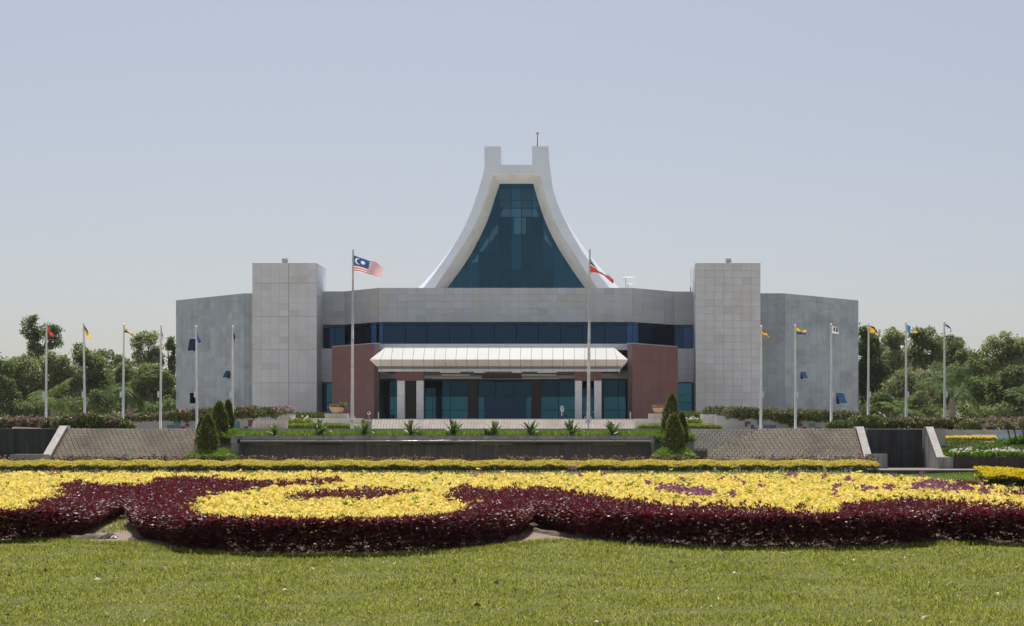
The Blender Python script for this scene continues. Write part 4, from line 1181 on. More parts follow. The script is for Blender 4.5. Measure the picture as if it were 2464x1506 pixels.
# ================================================================== FLAGS
def pole(label, x, ytop, ybase, d, r0, r1, big, lean=0.0, box=True, box_side=1):
    h = (ybase-ytop)*d/F
    t = thing('flagpole', label, 'flagpole', (WX(x, d), d, WZ(ybase, d)), 'tall flagpoles before the entrance' if big else 'small flagpoles along the terrace')
    if big:
        hm = h*.5
        mb = MB(); mb.tube([(0, 0, -.6), (lean*.5, 0, hm)], [r0, r0*.85], 12); build(mb, 'lower_mast', M['pole_old'], t, smooth=True, local=True)
        mb = MB(); mb.tube([(lean*.5, 0, hm-.02), (lean, 0, h-.06)], [r0*.68, r1], 12); build(mb, 'upper_mast', M['pole_old'], t, smooth=True, local=True)
        mb = MB(); mb.lathe([(r0*1.02, hm-.12), (r0*1.06, hm-.06), (r0*.7, hm+.05)], 12, (lean*.5, 0, 0)); build(mb, 'collar', M['steel'], t, smooth=True, local=True)
        zc = .62
        for s in (-1, 1):
            mb = MB(); mb.tube([(s*(r0+.02), -.02, zc), (s*(r0+.10), -.02, zc+.06), (s*(r0+.12), -.02, zc+.28), (s*(r0+.04), -.02, zc+.34)], .022, 6); build(mb, 'cleat', M['steel'], t, local=True)
        mb = MB(); mb.lathe([(r0*1.5, zc-.12), (r0*1.5, zc+.02), (r0*1.1, zc+.1)], 12); build(mb, 'clamp', M['steel'], t, smooth=True, local=True)
        mb = MB(); mb.tube([(r0+.03, -.02, .5), (lean+.04, -.04, h-.3)], .008, 4); build(mb, 'halyard', M['pole'], t, local=True)
    else:
        mb = MB(); mb.tube([(0, 0, -.5), (lean, 0, h-.05)], [r0, r1], 10); build(mb, 'mast', M['pole'], t, smooth=True, local=True)
        mb = MB(); mb.tube([(r0+.02, -.02, .9), (lean+r1+.015, -.02, h-.1)], .006, 4); build(mb, 'halyard', M['pole'], t, local=True)
        if box:
            zb2 = WZ(949, d)-WZ(ybase, d)
            mb = MB(); mb.box(box_side*(.12)-.075, box_side*.12+.075, -.06, .06, zb2-.2, zb2+.2); bo = build(mb, 'switch_box', M['alu'], t, local=True)
            mb = MB(); mb.tube([(0, 0, zb2), (box_side*.06, 0, zb2)], .02, 5); build(mb, 'bracket', M['steel'], t, local=True)
    mb = MB(); mb.ball((lean, 0, h), .085 if big else .075, 12); build(mb, 'finial', M['ball'], t, smooth=True, local=True)
    return t
def flag(label, xa, ya, d, top, bot, colour, cols, nu=26, nv=16, wave=.09, waves=1.6, group='flags of the small poles', thick=True):
    """cloth hung from the pole at picture point xa, ya; top and bottom hems given as offsets in picture units"""
    s = d/F
    o = thing('flag', label, 'flag', (WX(xa, d), d, WZ(ya, d)), group)
    def line(pts, n):
        P = np.array(pts, float); q = np.concatenate([[0], np.cumsum(np.linalg.norm(np.diff(P, axis=0), axis=1))]); tt = np.linspace(0, q[-1], n)
        return np.stack([np.interp(tt, q, P[:, 0]), np.interp(tt, q, P[:, 1])], 1)
    T = line(top, nu+1); B = line(bot, nu+1)
    for A in (T, B):
        for _ in range(2): A[1:-1] = .25*A[:-2]+.5*A[1:-1]+.25*A[2:]
    mb = MB()
    ph = random.uniform(0, 6)
    for j in range(nv+1):
        v = j/nv
        for i in range(nu+1):
            u = i/nu
            p = T[i]*(1-v)+B[i]*v
            yy = wave*math.sin(2*math.pi*waves*u+ph+v*1.4)*min(1, u*2.5)
            rip = .25*math.sin(2*math.pi*waves*1.7*u+ph*2+v)*min(1, u*3)
            mb.v.append((p[0]*s, yy, -(p[1]+rip)*s))
    for j in range(nv):
        for i in range(nu):
            a = j*(nu+1)+i
            mb.f.append((a, a+nu+1, a+nu+2, a+1)); mb.m.append(cols.index(colour((i+.5)/nu, (j+.5)/nv)))
    build(mb, 'cloth', [FL[c] for c in cols], o, smooth=True, local=True)
    rp = MB(); rp.tube([(-.0, 0, -(top[0][1])*s+.02), (0, 0, -(bot[0][1])*s-.02)], .018, 6); build(rp, 'hoist_rope', FL['white'], o, local=True)
    return o

BD = 114.0
pole('weathered white tall pole flying the striped flag', 847, 600, 1036, BD, .11, .06, True, lean=.075)
pole('weathered white tall pole flying the red flag', 1415, 600, 1036, BD, .11, .06, True, lean=.12)
def malay(u, v):
    U = u*1.75
    if u < .5 and v < 8/14:
        cx, cy = .27, .285
        if math.hypot(U-cx, (v-cy)) < .2 and math.hypot(U-cx-.075, v-cy) > .175: return 'white'
        dx, dy = U-.53, v-.285
        rr = math.hypot(dx, dy); an = math.atan2(dy, dx)
        if rr < .065+.075*abs(math.cos(7*an)): return 'white'
        return 'blue'
    return 'stripe' if int(v*14) % 2 == 0 else 'white'
def zf2(pts, ox, oy): return [((x-ox)/15.9, (y-oy)/15.9) for x, y in pts]
flag('red and white striped flag with blue crescent corner, torn at its end', 850.3, 599.8, BD, zf2([(315, 335), (580, 440), (850, 530), (1150, 590), (1290, 720), (1450, 860)], 300, 110),
     zf2([(315, 975), (500, 975), (760, 1045), (950, 1090), (1170, 1195), (1345, 1225)], 300, 110), malay, ['white', 'blue', 'stripe'], 110, 70, .12, 1.5, 'flags of the tall poles')
def sabah(u, v):
    if v < .25: return 'sky'
    if v < .42: return 'navy' if u < .45 else 'red'
    if v < .5: return 'white' if u < .5 else 'red'
    return 'red'
flag('red flag with teal and white upper stripes, twisted by the wind', 1419.0, 599.8, BD, zf2([(560, 400), (640, 560), (740, 720), (860, 900), (1000, 985), (1110, 1070), (1280, 1065), (1460, 1245)], 540, 100),
     zf2([(560, 985), (750, 985), (880, 1000), (960, 1040), (1100, 1130), (1250, 1255), (1435, 1410)], 540, 100), sabah, ['sky', 'navy', 'white', 'red'], 60, 34, .16, 1.8, 'flags of the tall poles')

SDp = 112.0
small = [  # x top, y top, x base, y base, box side
    (112, 777, 110, 1034), (201, 777, 204, 1012), (298, 780, 295.5, 1018), (387.5, 783, 386, 1032), (472, 785, 474, 1034), (560, 785, 559.5, 1034),
    (1832, 785, 1830.5, 1034), (1913.5, 783, 1914, 1034), (2000, 780, 2000, 1012), (2090, 779, 2088.5, 1010), (2180, 776, 2180, 1034), (2272, 774, 2273, 1046)]
where = ['leftmost small white pole, with a red flag', 'small white pole with a black and yellow flag, second from the left edge', 'small white pole with a yellow over black flag', 'small white pole with a limp dark red flag', 'small white pole with a limp blue flag before the grey wing', 'small white pole with a limp black flag nearest the left tower',
         'small white pole with a yellow and red flag at the corner of the right tower', 'small white pole with a yellow over blue flag', 'small white pole with a black and white emblem flag', 'small white pole with a yellow flag crossed by black and red', 'small white pole with a blue, white and yellow striped flag', 'rightmost small white pole, with a blue over white flag']
for (xt, yt, xb_, yb_), lab in zip(small, where):
    left = xt < 700
    pole(lab, xb_, yt, yb_, SDp, .085, .05, False, lean=(xt-xb_)*SDp/F, box_side=-1 if left else 1)
def sf(i, dy): return small[i][0]+1.2, small[i][1]+dy
sm = 5.475*1.371                                       # enlarged crop of the left flags, per picture unit
def lf(pts, ox, oy): return [((x-ox)/sm, (y-oy)/sm) for x, y in pts]
x, y = sf(0, 0); flag('plain red flag hanging slantwise on the leftmost small pole', x, y, SDp, lf([(150, 95), (215, 195), (232, 225), (280, 275)], 140, 42), lf([(150, 180), (185, 235), (215, 290), (240, 312)], 140, 42), lambda u, v: 'red', ['red'])
x, y = sf(1, 0); flag('yellow flag with a black and red upper corner, hanging slantwise', x, y, SDp, lf([(798, 95), (850, 195), (928, 318)], 793, 62), lf([(798, 220), (820, 265), (900, 345)], 793, 62), lambda u, v: ('black' if u+v < .45 else 'darkred') if (v < .5-.1*u and u < .55) else 'yellow', ['yellow', 'black', 'darkred'])
x, y = sf(2, 0); flag('flag of yellow, white and black bands flying to the right', x, y, SDp, lf([(1535, 145), (1590, 175), (1640, 225), (1732, 270)], 1529, 80), lf([(1535, 232), (1580, 230), (1640, 265), (1728, 300)], 1529, 80), lambda u, v: 'yellow' if v < .5-.12*u else ('white' if v < .5+.22*u else 'black'), ['yellow', 'white', 'black'])
x, y = sf(3, 0); flag('dark red flag hanging limp along its pole', x, y, SDp, lf([(2194, 110), (2203, 200), (2228, 340)], 2194, 95), lf([(2194, 215), (2203, 270), (2222, 365)], 2194, 95), lambda u, v: 'darkred' if u < .6 else 'black', ['darkred', 'black'], wave=.05)
x, y = sf(4, 0); flag('dark blue flag with a red hem hanging limp before the grey wing', x, y, SDp, [(0.5, 10), (4, 24), (11.5, 38)], [(0.5, 26), (3, 36), (5.5, 41)], lambda u, v: 'darkred' if v > .78 and u < .5 else 'blue', ['blue', 'darkred'], wave=.05)
x, y = sf(5, 0); flag('black and white flag hanging limp nearest the left tower', x, y, SDp, [(-1.5, 11), (3, 18), (6, 36)], [(-1, 20), (0.5, 30), (3, 38)], lambda u, v: 'white' if u > .75 and v < .3 else 'black', ['black', 'white'], wave=.05)
sm = 3.678*1.371
x, y = sf(6, 0); flag('small yellow and red quartered flag at the corner of the right tower', x, y, SDp, lf([(88, 120), (130, 165), (180, 228)], 85, 92), lf([(88, 185), (115, 195), (165, 230)], 85, 92), lambda u, v: 'red' if (v < .5) == (u < .45) else 'yellow', ['red', 'yellow'])
x, y = sf(7, 0); flag('flag with a yellow upper half and a blue lower half', x, y, SDp, lf([(500, 103), (570, 140), (628, 135)], 494, 82), lf([(500, 187), (560, 192), (615, 195)], 494, 82), lambda u, v: 'yellow' if v < .5 else 'blue', ['yellow', 'blue'])
def terengganu(u, v):
    if u > .14 and u < .86 and v > .1 and v < .72:
        a = math.hypot((u-.56)*1.5, v-.42)
        if a < .27 and math.hypot((u-.63)*1.5, v-.42) > .2: return 'white'
        if math.hypot((u-.68)*1.5, v-.42) < .09: return 'white'
        return 'black'
    return 'white'
x, y = sf(8, 0); flag('white bordered black flag with a white crescent', x, y, SDp, lf([(932, 90), (990, 108), (1003, 130)], 924, 70), lf([(932, 178), (970, 182), (1016, 190)], 924, 70), terengganu, ['white', 'black'], 40, 26)
def sarawak(u, v):
    if math.hypot((u-.55)*1.5, v-.45) < .15: return 'yellow'
    k = v-u*.72
    if -.22 < k < .04: return 'black'
    if k <= -.22: return 'red' if k > -.45 else 'darkred'
    return 'red' if k < .14 else 'yellow'
x, y = sf(9, 0); flag('yellow flag crossed by a black and a red diagonal band', x, y, SDp, lf([(1395, 75), (1450, 95), (1470, 120), (1490, 172)], 1385, 55), lf([(1395, 160), (1440, 165), (1488, 176)], 1385, 55), sarawak, ['yellow', 'black', 'red', 'darkred'], 40, 26)
x, y = sf(10, 0); flag('flag of upright blue, white and yellow bands', x, y, SDp, lf([(1842, 68), (1885, 95), (1925, 125), (1968, 162)], 1833, 44), lf([(1842, 155), (1880, 165), (1920, 170), (1965, 170)], 1833, 44), lambda u, v: 'cyan' if u < .33 else ('white' if u < .62 else 'yellow') if not (.44 < u < .52 and .3 < v < .6) else 'black', ['cyan', 'white', 'yellow', 'black'])
x, y = sf(11, 0); flag('flag with a blue upper corner over white and pale red', x, y, SDp, lf([(2315, 50), (2350, 75), (2372, 100), (2395, 150)], 2305, 30), lf([(2315, 140), (2350, 142), (2385, 158)], 2305, 30), lambda u, v: 'blue' if v < .36 else ('white' if u < .7 or v < .6 else 'stripe'), ['blue', 'white', 'stripe'])

# ================================================================== STREET FURNITURE AT THE ENTRANCE
t = thing('no_parking_sign', 'round no parking sign with a struck letter R before the left red wall', 'sign', (WX(888, 165), 165, DZ))
zc = WZ(994, 165)-DZ
mb = MB(); mb.tube([(0, .03, 0), (0, .03, zc+.2)], .03, 8); build(mb, 'post', M['steel'], t, local=True)
def disc(mb, r, y, z, seg=28, th=.02, mi=0):
    n0 = len(mb.v)
    for yy in (y, y+th):
        for k in range(seg): mb.v.append((r*math.cos(2*math.pi*k/seg), yy, z+r*math.sin(2*math.pi*k/seg)))
    mb.f.append(tuple(n0+k for k in range(seg))); mb.f.append(tuple(n0+seg+k for k in reversed(range(seg)))); mb.m += [mi, mi]
    for k in range(seg):
        k2 = (k+1) % seg; mb.f.append((n0+k, n0+seg+k, n0+seg+k2, n0+k2)); mb.m.append(mi)
mb = MB(); disc(mb, .25, -.02, zc); build(mb, 'red_border', FL['darkred'], t, local=True)
mb = MB(); disc(mb, .185, -.03, zc, th=.009); build(mb, 'white_face', M['ball'], t, local=True)
cu = bpy.data.curves.new('letter', 'FONT'); cu.body = 'R'; cu.size = .36; cu.align_x = 'CENTER'; cu.align_y = 'CENTER'; cu.extrude = .004; cu.offset = .008
to = bpy.data.objects.new('letter_tmp', cu); C.objects.link(to); bpy.context.view_layer.update()
me = bpy.data.meshes.new_from_object(to.evaluated_get(bpy.context.evaluated_depsgraph_get())); bpy.data.objects.remove(to)
me.materials.clear(); me.materials.append(M['black'])
put('letter', me, t, Matrix.Translation((0, -.036, zc)) @ Matrix.Rotation(R(90), 4, 'X'), None, True)
mb = MB(); mb.hexa([(-.14, -.046, zc+.11), (-.11, -.046, zc+.14), (-.11, -.041, zc+.14), (-.14, -.041, zc+.11), (.11, -.046, zc-.14), (.14, -.046, zc-.11), (.14, -.041, zc-.11), (.11, -.041, zc-.14)]); build(mb, 'slash', FL['darkred'], t, local=True)

t = thing('road_sign', 'white round sign seen edgewise on a banded post before the glass doors', 'sign', (WX(1352.5, 160), 160, DZ), None, R(58))
zc = WZ(984, 160)-DZ
for k in range(4):
    mb = MB(); mb.tube([(0, .04, zc*k/4), (0, .04, zc*(k+1)/4)], .035, 8); build(mb, 'post_band', M['black'] if k % 2 else M['ball'], t, local=True)
mb = MB(); disc(mb, .33, -.02, zc); build(mb, 'plate', M['alu'], t, local=True)
mb = MB(); mb.box(-.07, .07, -.035, -.022, zc-.05, zc+.22); build(mb, 'marking', M['black'], t, local=True)

for x, d, lab in ((911, 166, 'short white bollard by the left red wall'), (1516.5, 166, 'short white bollard by the right red wall')):
    t = thing('bollard', lab, 'bollard', (WX(x, d), d, DZ), 'bollards beside the red walls')
    h = WZ(992, d)-DZ
    mb = MB(); mb.tube([(0, 0, 0), (0, 0, h)], .07, 12); build(mb, 'post', M['column_white'], t, local=True)
    mb = MB(); mb.ball((0, 0, h), .072, 10); build(mb, 'cap', M['alu'], t, local=True)

# motorcycle parked behind the right pair of columns
t = thing('motorcycle', 'dark blue motorcycle parked between the right pair of columns', 'motorcycle', (WX(1419, 167), 167, DZ), None, R(6))
def wheel(x):
    mb = MB(); n = 24; r1, r2 = .24, .055
    for k in range(n):
        a = 2*math.pi*k/n
        for q in range(8):
            b2 = 2*math.pi*q/8; rr = r1+r2*math.cos(b2)
            mb.v.append((x+rr*math.cos(a), r2*math.sin(b2), .295+rr*math.sin(a)))
    for k in range(n):
        for q in range(8):
            mb.f.append((k*8+q, ((k+1) % n)*8+q, ((k+1) % n)*8+(q+1) % 8, k*8+(q+1) % 8)); mb.m.append(0)
    wo = build(mb, 'wheel', M['black'], t, smooth=True, local=True)
    m2 = MB()
    for k in range(5):
        a = 2*math.pi*k/5; m2.tube([(x, 0, .295), (x+.2*math.cos(a), 0, .295+.2*math.sin(a))], .018, 5)
    m2.tube([(x, -.06, .295), (x, .06, .295)], .045, 8)
    build(m2, 'rim', M['steel'], wo, 'stuff', local=True)
wheel(-.62); wheel(.62)
bluep = mat_plain('blue_paint', (.015, .025, .12), .25)
mb = MB(); mb.hexa([(-.35, -.11, .35), (.3, -.11, .3), (.3, .11, .3), (-.35, .11, .35), (-.45, -.10, .62), (.22, -.09, .55), (.22, .09, .55), (-.45, .10, .62)]); build(mb, 'engine', M['black'], t, local=True)
mb = MB(); mb.hexa([(-.85, -.1, .62), (.05, -.12, .58), (.05, .12, .58), (-.85, .1, .62), (-.82, -.1, .74), (.02, -.1, .7), (.02, .1, .7), (-.82, .1, .74)]); build(mb, 'tail', bluep, t, local=True)
mb = MB(); mb.hexa([(-.8, -.12, .745), (.06, -.12, .705), (.06, .12, .705), (-.8, .12, .745), (-.78, -.11, .83), (.02, -.11, .78), (.02, .11, .78), (-.78, .11, .83)]); build(mb, 'seat', M['black'], t, local=True)
mb = MB(); mb.hexa([(.28, -.16, .3), (.45, -.16, .45), (.45, .16, .45), (.28, .16, .3), (.4, -.13, .95), (.52, -.13, .95), (.52, .13, .95), (.4, .13, .95)]); build(mb, 'front_shield', bluep, t, local=True)
mb = MB(); mb.tube([(.62, -.09, .295), (.46, -.07, .95)], .03, 6); build(mb, 'fork', M['steel'], t, local=True)
mb = MB(); mb.tube([(.4, -.34, 1.02), (.46, 0, .98), (.4, .34, 1.02)], .025, 6); build(mb, 'handlebar', M['black'], t, local=True)
mb = MB(); mb.ball((.54, 0, .93), .08, 10); build(mb, 'headlight', M['alu'], t, local=True)
for s in (-1, 1):
    mb = MB(); mb.ball((.36, s*.33, 1.18), .06, 8); mb.tube([(.4, s*.28, 1.02), (.36, s*.33, 1.14)], .01, 5); build(mb, 'mirror', M['alu'], t, 'stuff', local=True)
mb = MB(); mb.tube([(-.2, -.14, .3), (-.85, -.16, .36)], .05, 8); build(mb, 'exhaust', M['steel'], t, local=True)

# ================================================================== FLOWER BED
def zt(Y):                                            # height of the planted surface
    s = np.clip((np.asarray(Y, float)-26)/28, 0, 1)
    return .50-.02*s*s*(3-2*s)
def plan(pts, top=True, z=.04):
    """outline measured in the picture -> outline on the ground plan"""
    out = []
    for x, y in pts:
        d = 30.0
        for _ in range(60):
            zz = float(zt(d)) if top else z
            d = .5*d+.5*(EYE-zz)*F/max(y-VY, 20)
        out.append((WX(x, d), d))
    return np.array(out)
def in_poly(P, X, Y):
    c = np.zeros(len(X), bool); n = len(P); j = n-1
    for i in range(n):
        xi, yi = P[i]; xj, yj = P[j]
        with np.errstate(divide='ignore', invalid='ignore'):
            hit = ((yi > Y) != (yj > Y)) & (X < (xj-xi)*(Y-yi)/(yj-yi)+xi)
        c ^= hit; j = i
    return c
def smooth_line(P, k=2):
    P = np.array(P, float)
    for _ in range(k):
        Q = np.empty((2*len(P)-2, P.shape[1])); Q[0::2] = .75*P[:-1]+.25*P[1:]; Q[1::2] = .25*P[:-1]+.75*P[1:]
        P = np.vstack([P[:1], Q, P[-1:]])
    return P
front = plan([(-420, 1306), (-150, 1306), (0, 1301), (90, 1299), (160, 1291), (215, 1276), (252, 1258), (275, 1249), (296, 1240), (322, 1241), (327, 1250), (326, 1260), (334, 1282), (362, 1302), (430, 1319), (560, 1330), (760, 1333), (930, 1331), (1100, 1320), (1205, 1304), (1246, 1284),
              (1264, 1264), (1286, 1258), (1308, 1270), (1366, 1288), (1480, 1302), (1680, 1315), (1900, 1318), (2110, 1315), (2215, 1307), (2252, 1297), (2300, 1302), (2464, 1309), (2800, 1312)], False)
front = smooth_line(front, 2)
back = plan([(2800, 1210), (2464, 1181), (2330, 1166), (2230, 1150), (2120, 1143), (1990, 1141), (1700, 1142), (1480, 1141), (1000, 1141), (800, 1138), (500, 1136), (200, 1135), (0, 1135), (-300, 1135)])
back = smooth_line(back, 1)
bed = np.vstack([front, back])
yel = [plan([(x, y+(9 if y > 1190 else 5 if y > 1160 else 0)) for x, y in p]) for p in (
    # left bed, running into the long yellow field behind
    [(-420, 1228), (0, 1226), (60, 1222), (110, 1212), (140, 1198), (156, 1182), (148, 1172), (165, 1166), (230, 1170), (300, 1174), (365, 1170), (385, 1158), (420, 1155), (520, 1160), (640, 1163), (740, 1162),
     (800, 1165), (690, 1168), (620, 1174), (540, 1184), (490, 1196), (450, 1212), (436, 1226), (450, 1234), (520, 1245), (610, 1254), (700, 1254), (800, 1249), (900, 1247), (1020, 1243), (1100, 1236), (1138, 1220), (1120, 1206),
     (1085, 1196), (1110, 1188), (1200, 1184), (1290, 1182), (1360, 1186), (1410, 1196), (1480, 1206), (1600, 1217), (1760, 1226), (1900, 1231), (2010, 1231), (2060, 1217), (2100, 1210), (2180, 1207), (2270, 1208), (2350, 1218), (2464, 1219), (2800, 1225),
     (2800, 1150), (2464, 1130), (2000, 1110), (1000, 1108), (0, 1108), (-420, 1108)],)]
streaks = [plan(p) for p in ([(680, 1206), (760, 1194), (850, 1190), (960, 1186), (1000, 1189), (930, 1199), (840, 1206), (740, 1212)], [(1075, 1188), (1130, 1180), (1180, 1184), (1160, 1200), (1100, 1204)], [(700, 1164), (790, 1156), (830, 1158), (780, 1168)],
                             [(2290, 1168), (2350, 1163), (2370, 1172), (2310, 1176)], [(2395, 1192), (2470, 1186), (2470, 1196), (2410, 1199)])]
NB = 118000
r = rng.random(NB)
Yb = 22.5*(66/22.5)**r
Xb = (rng.random(NB)*(2464+240)-120-VX)/F*Yb
ok = in_poly(bed, Xb, Yb); Xb, Yb = Xb[ok], Yb[ok]
wob = .12*np.sin(Xb*2.1+np.cos(Yb*1.3)*2)+rng.normal(0, .07, len(Xb))
isy = np.zeros(len(Xb), bool)
for p in yel: isy |= in_poly(p, Xb+wob*.8, Yb+wob)
for p in streaks: isy &= ~(in_poly(p, Xb+wob, Yb+wob*2) & (rng.random(len(Xb)) < .75))
# stray shoots of each colour in the other
stray = rng.random(len(Xb)); 
lump = .045*np.sin(Xb*3.3+1.7*np.sin(Yb*2.2))+.035*np.sin(Xb*7.9+Yb*5.1)
Zb = zt(Yb)+lump+rng.normal(0, .03, len(Xb))-.10*(rng.random(len(Xb)) < .35)
Zb = Zb+np.where(isy, -.02-.0016*(Yb-24), .02+.07*(rng.random(len(Xb)) < .18)-.0012*(Yb-24))
tall = isy & (rng.random(len(Xb)) < .006); Zb[tall] += rng.uniform(.06, .2, tall.sum())
Pt = np.stack([Xb, Yb, Zb], 1)
sz = .066*(Yb/24)**.75
# front faces of the hedge, from the ground to the top
seg = front[1:]-front[:-1]; sl_ = np.linalg.norm(seg, axis=1)
near = (front[:-1, 0] > -11) & (front[:-1, 0] < 9.5)
pr = sl_*near; NF = 52000
idx = rng.choice(len(seg), NF, p=pr/pr.sum()); tt = rng.random((NF, 1))
fp = front[:-1][idx]+seg[idx]*tt
nrm = np.stack([seg[idx][:, 1], -seg[idx][:, 0]], 1); nrm /= np.maximum(np.linalg.norm(nrm, axis=1, keepdims=True), 1e-6)   # outwards, towards the viewer
hz = rng.random(NF)**.62
bul = .02+.16*np.sin(np.clip(hz, 0, 1)*2.6)+.05*np.sin(fp[:, 0]*4.1)
off = (bul-.06-np.abs(rng.normal(0, .20, NF)))[:, None]
fp = fp+nrm*off
Zf = .03+hz*(zt(fp[:, 1])-.0)
Pf = np.stack([fp[:, 0], fp[:, 1], Zf], 1)
lean = np.stack([nrm[:, 0]*.5, nrm[:, 1]*.5, np.zeros(NF)], 1)
green = isy & (np.sin(Xb*1.7+3*np.sin(Yb*.9))+rng.normal(0, .35, len(Xb)) > 1.42)
my = isy & ~green
bd = 'flower bed'
o = put('yellow_groundcover', quads_mesh('yellow_groundcover', sprigs(Pt[my], 5, sz[my]*1.05, sz[my]*.5, -.05, .85), M['leaf_yellow']), kind='stuff'); o['label'] = 'bright yellow leafy bedding filling the scrolled flower bed'
q1 = sprigs(Pt[~isy], 5, sz[~isy]*1.1, sz[~isy]*.36, .15, 1.25); q2 = sprigs(Pf, 4, .078, .030, -.3, .95, lean)
o = put('maroon_groundcover', quads_mesh('maroon_groundcover', np.concatenate([q1, q2]), M['leaf_maroon']), kind='stuff'); o['label'] = 'dark maroon glossy bedding edging the yellow bed in scrolls'
o = put('green_shoots', quads_mesh('green_shoots', sprigs(Pt[green]+[0, 0, .02], 5, sz[green]*1.1, sz[green]*.45, .2, 1.2), M['leaf_fresh']), kind='stuff'); o['label'] = 'stray fresh green shoots among the yellow bedding'
# stems under the front edge
ns = 1500
idx = rng.choice(len(seg), ns, p=pr/pr.sum()); fp = front[:-1][idx]+seg[idx]*rng.random((ns, 1))
n2 = np.stack([seg[idx][:, 1], -seg[idx][:, 0]], 1); n2 /= np.maximum(np.linalg.norm(n2, axis=1, keepdims=True), 1e-6)
fp = fp-n2*np.abs(rng.normal(.06, .14, (ns, 1)))
D = unit(np.stack([rng.normal(0, .25, ns), rng.normal(0, .25, ns), np.ones(ns)], 1))
o = put('bed_stems', quads_mesh('bed_stems', leaf_quads(np.stack([fp[:, 0], fp[:, 1], np.zeros(ns)], 1), D, rng.uniform(.2, .42, ns), .018), M['bark']), kind='stuff'); o['label'] = 'thin woody stems under the maroon bedding'
# purple blooms scattered over the yellow field
spots = [(133, 1144, 14, 4), (1140, 1150, 9, 4), (1158, 1142, 7, 4), (1378, 1131, 16, 5), (1395, 1150, 8, 4), (1455, 1146, 14, 4), (1560, 1170, 10, 5), (1620, 1186, 34, 8), (1665, 1192, 40, 9), (1700, 1197, 22, 6), (1590, 1184, 16, 5), (1760, 1200, 10, 5), (1830, 1176, 8, 4), (1900, 1150, 22, 5), (1985, 1152, 10, 5), (2010, 1180, 10, 5),
         (2090, 1186, 22, 6), (2140, 1181, 18, 6), (2010, 1200, 8, 4), (2217, 1178, 26, 12), (2245, 1172, 34, 13), (2275, 1180, 32, 11), (2300, 1186, 18, 7), (2330, 1188, 20, 6), (2218, 1148, 9, 6), (2150, 1150, 8, 6), (2370, 1192, 24, 6), (1770, 1158, 8, 3), (1640, 1160, 7, 3), (2040, 1160, 14, 4), (1790, 1172, 6, 3), (520, 1152, 8, 3), (1735, 1160, 6, 3)]
pp = []
for x, y, a, b2 in spots:
    n = int(a*b2*.26)+4
    for xx, yy in zip(rng.normal(x, a*.45, n), rng.normal(y, b2*.4, n)):
        d = 30.0
        for _ in range(25):
            zz = float(zt(d)); d = .5*d+.5*(EYE-zz)*F/max(yy-VY, 40)
        pp.append((WX(xx, d), d, zz+.05+abs(random.gauss(0, .05))))
pp = np.array(pp)
o = put('purple_blooms', quads_mesh('purple_blooms', sprigs(pp, 6, .07, .04, 0, 1.2), M['flower_purple']), kind='stuff'); o['label'] = 'purple flower clusters scattered over the yellow bedding'
# bare soil around and under the beds
def sheet(pts, z, uneven=0.0):
    mb = MB(); mb.poly([(p[0], p[1], z) for p in pts]); return mb
soil = front.copy(); 
n3 = np.zeros_like(front); n3[:-1] += np.stack([seg[:, 1], -seg[:, 0]], 1)/np.maximum(sl_, 1e-6)[:, None]; n3[-1] = n3[-2]
rim_ = plan([(-420, 1312), (0, 1306), (120, 1303), (230, 1308), (310, 1310), (340, 1312), (420, 1327), (560, 1337), (760, 1340), (940, 1338), (1110, 1330), (1210, 1316), (1262, 1310), (1330, 1301), (1480, 1311), (1680, 1322), (1900, 1325), (2120, 1322), (2230, 1312), (2300, 1309), (2464, 1316), (2800, 1320)], False, .0)
rim_ = smooth_line(rim_, 2)
rim_[:, 1] += rng.normal(0, .05, len(rim_))
inn = back.copy()
mb = MB(); mb.poly([(p[0], p[1], .006) for p in np.vstack([rim_, inn])]); 
o = struct('soil', mb, M['soil'], 'bare dry soil under and around the flower bed')
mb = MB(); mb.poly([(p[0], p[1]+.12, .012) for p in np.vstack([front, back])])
struct('soil_shade_sheet', mb, M['soil_shade'], 'soil under the bedding plants with shade painted in')  # dark sheet painted as the shade beneath the leaves
# ridge of piled soil along the edge
mb = MB()
rp2 = smooth_line(plan([(-300, 1307), (0, 1302.5), (120, 1299.5), (200, 1298), (262, 1297)], False, 0), 2); rp3 = smooth_line(plan([(312, 1302), (330, 1306), (420, 1321), (560, 1331), (940, 1332), (1110, 1322), (1205, 1308), (1258, 1299)], False, 0), 2); rp4 = smooth_line(plan([(1284, 1280), (1360, 1294), (1480, 1305), (1680, 1318), (1900, 1321), (2110, 1318), (2225, 1306), (2300, 1306), (2464, 1312), (2700, 1314)], False, 0), 2)
for P in (rp2, rp3, rp4):
    n0 = len(mb.v)
    for i, p in enumerate(P):
        h = .075+.03*math.sin(i*1.9)+.02*math.sin(i*4.3)
        for dy, z in ((-.16+.05*math.sin(i*2.7), .008), (-.05, h*.8), (.08, h), (.35, h*.8), (.6, .008)): mb.v.append((p[0], p[1]+dy, z))
    for i in range(len(P)-1):
        for k in range(4):
            a = n0+i*5+k; mb.f.append((a, a+5, a+6, a+1)); mb.m.append(0)
struct('soil_bank', mb, M['soil_shade'], 'low bank of piled soil along the edge of the flower bed')  # bank coloured darker to paint in the bed's shadow

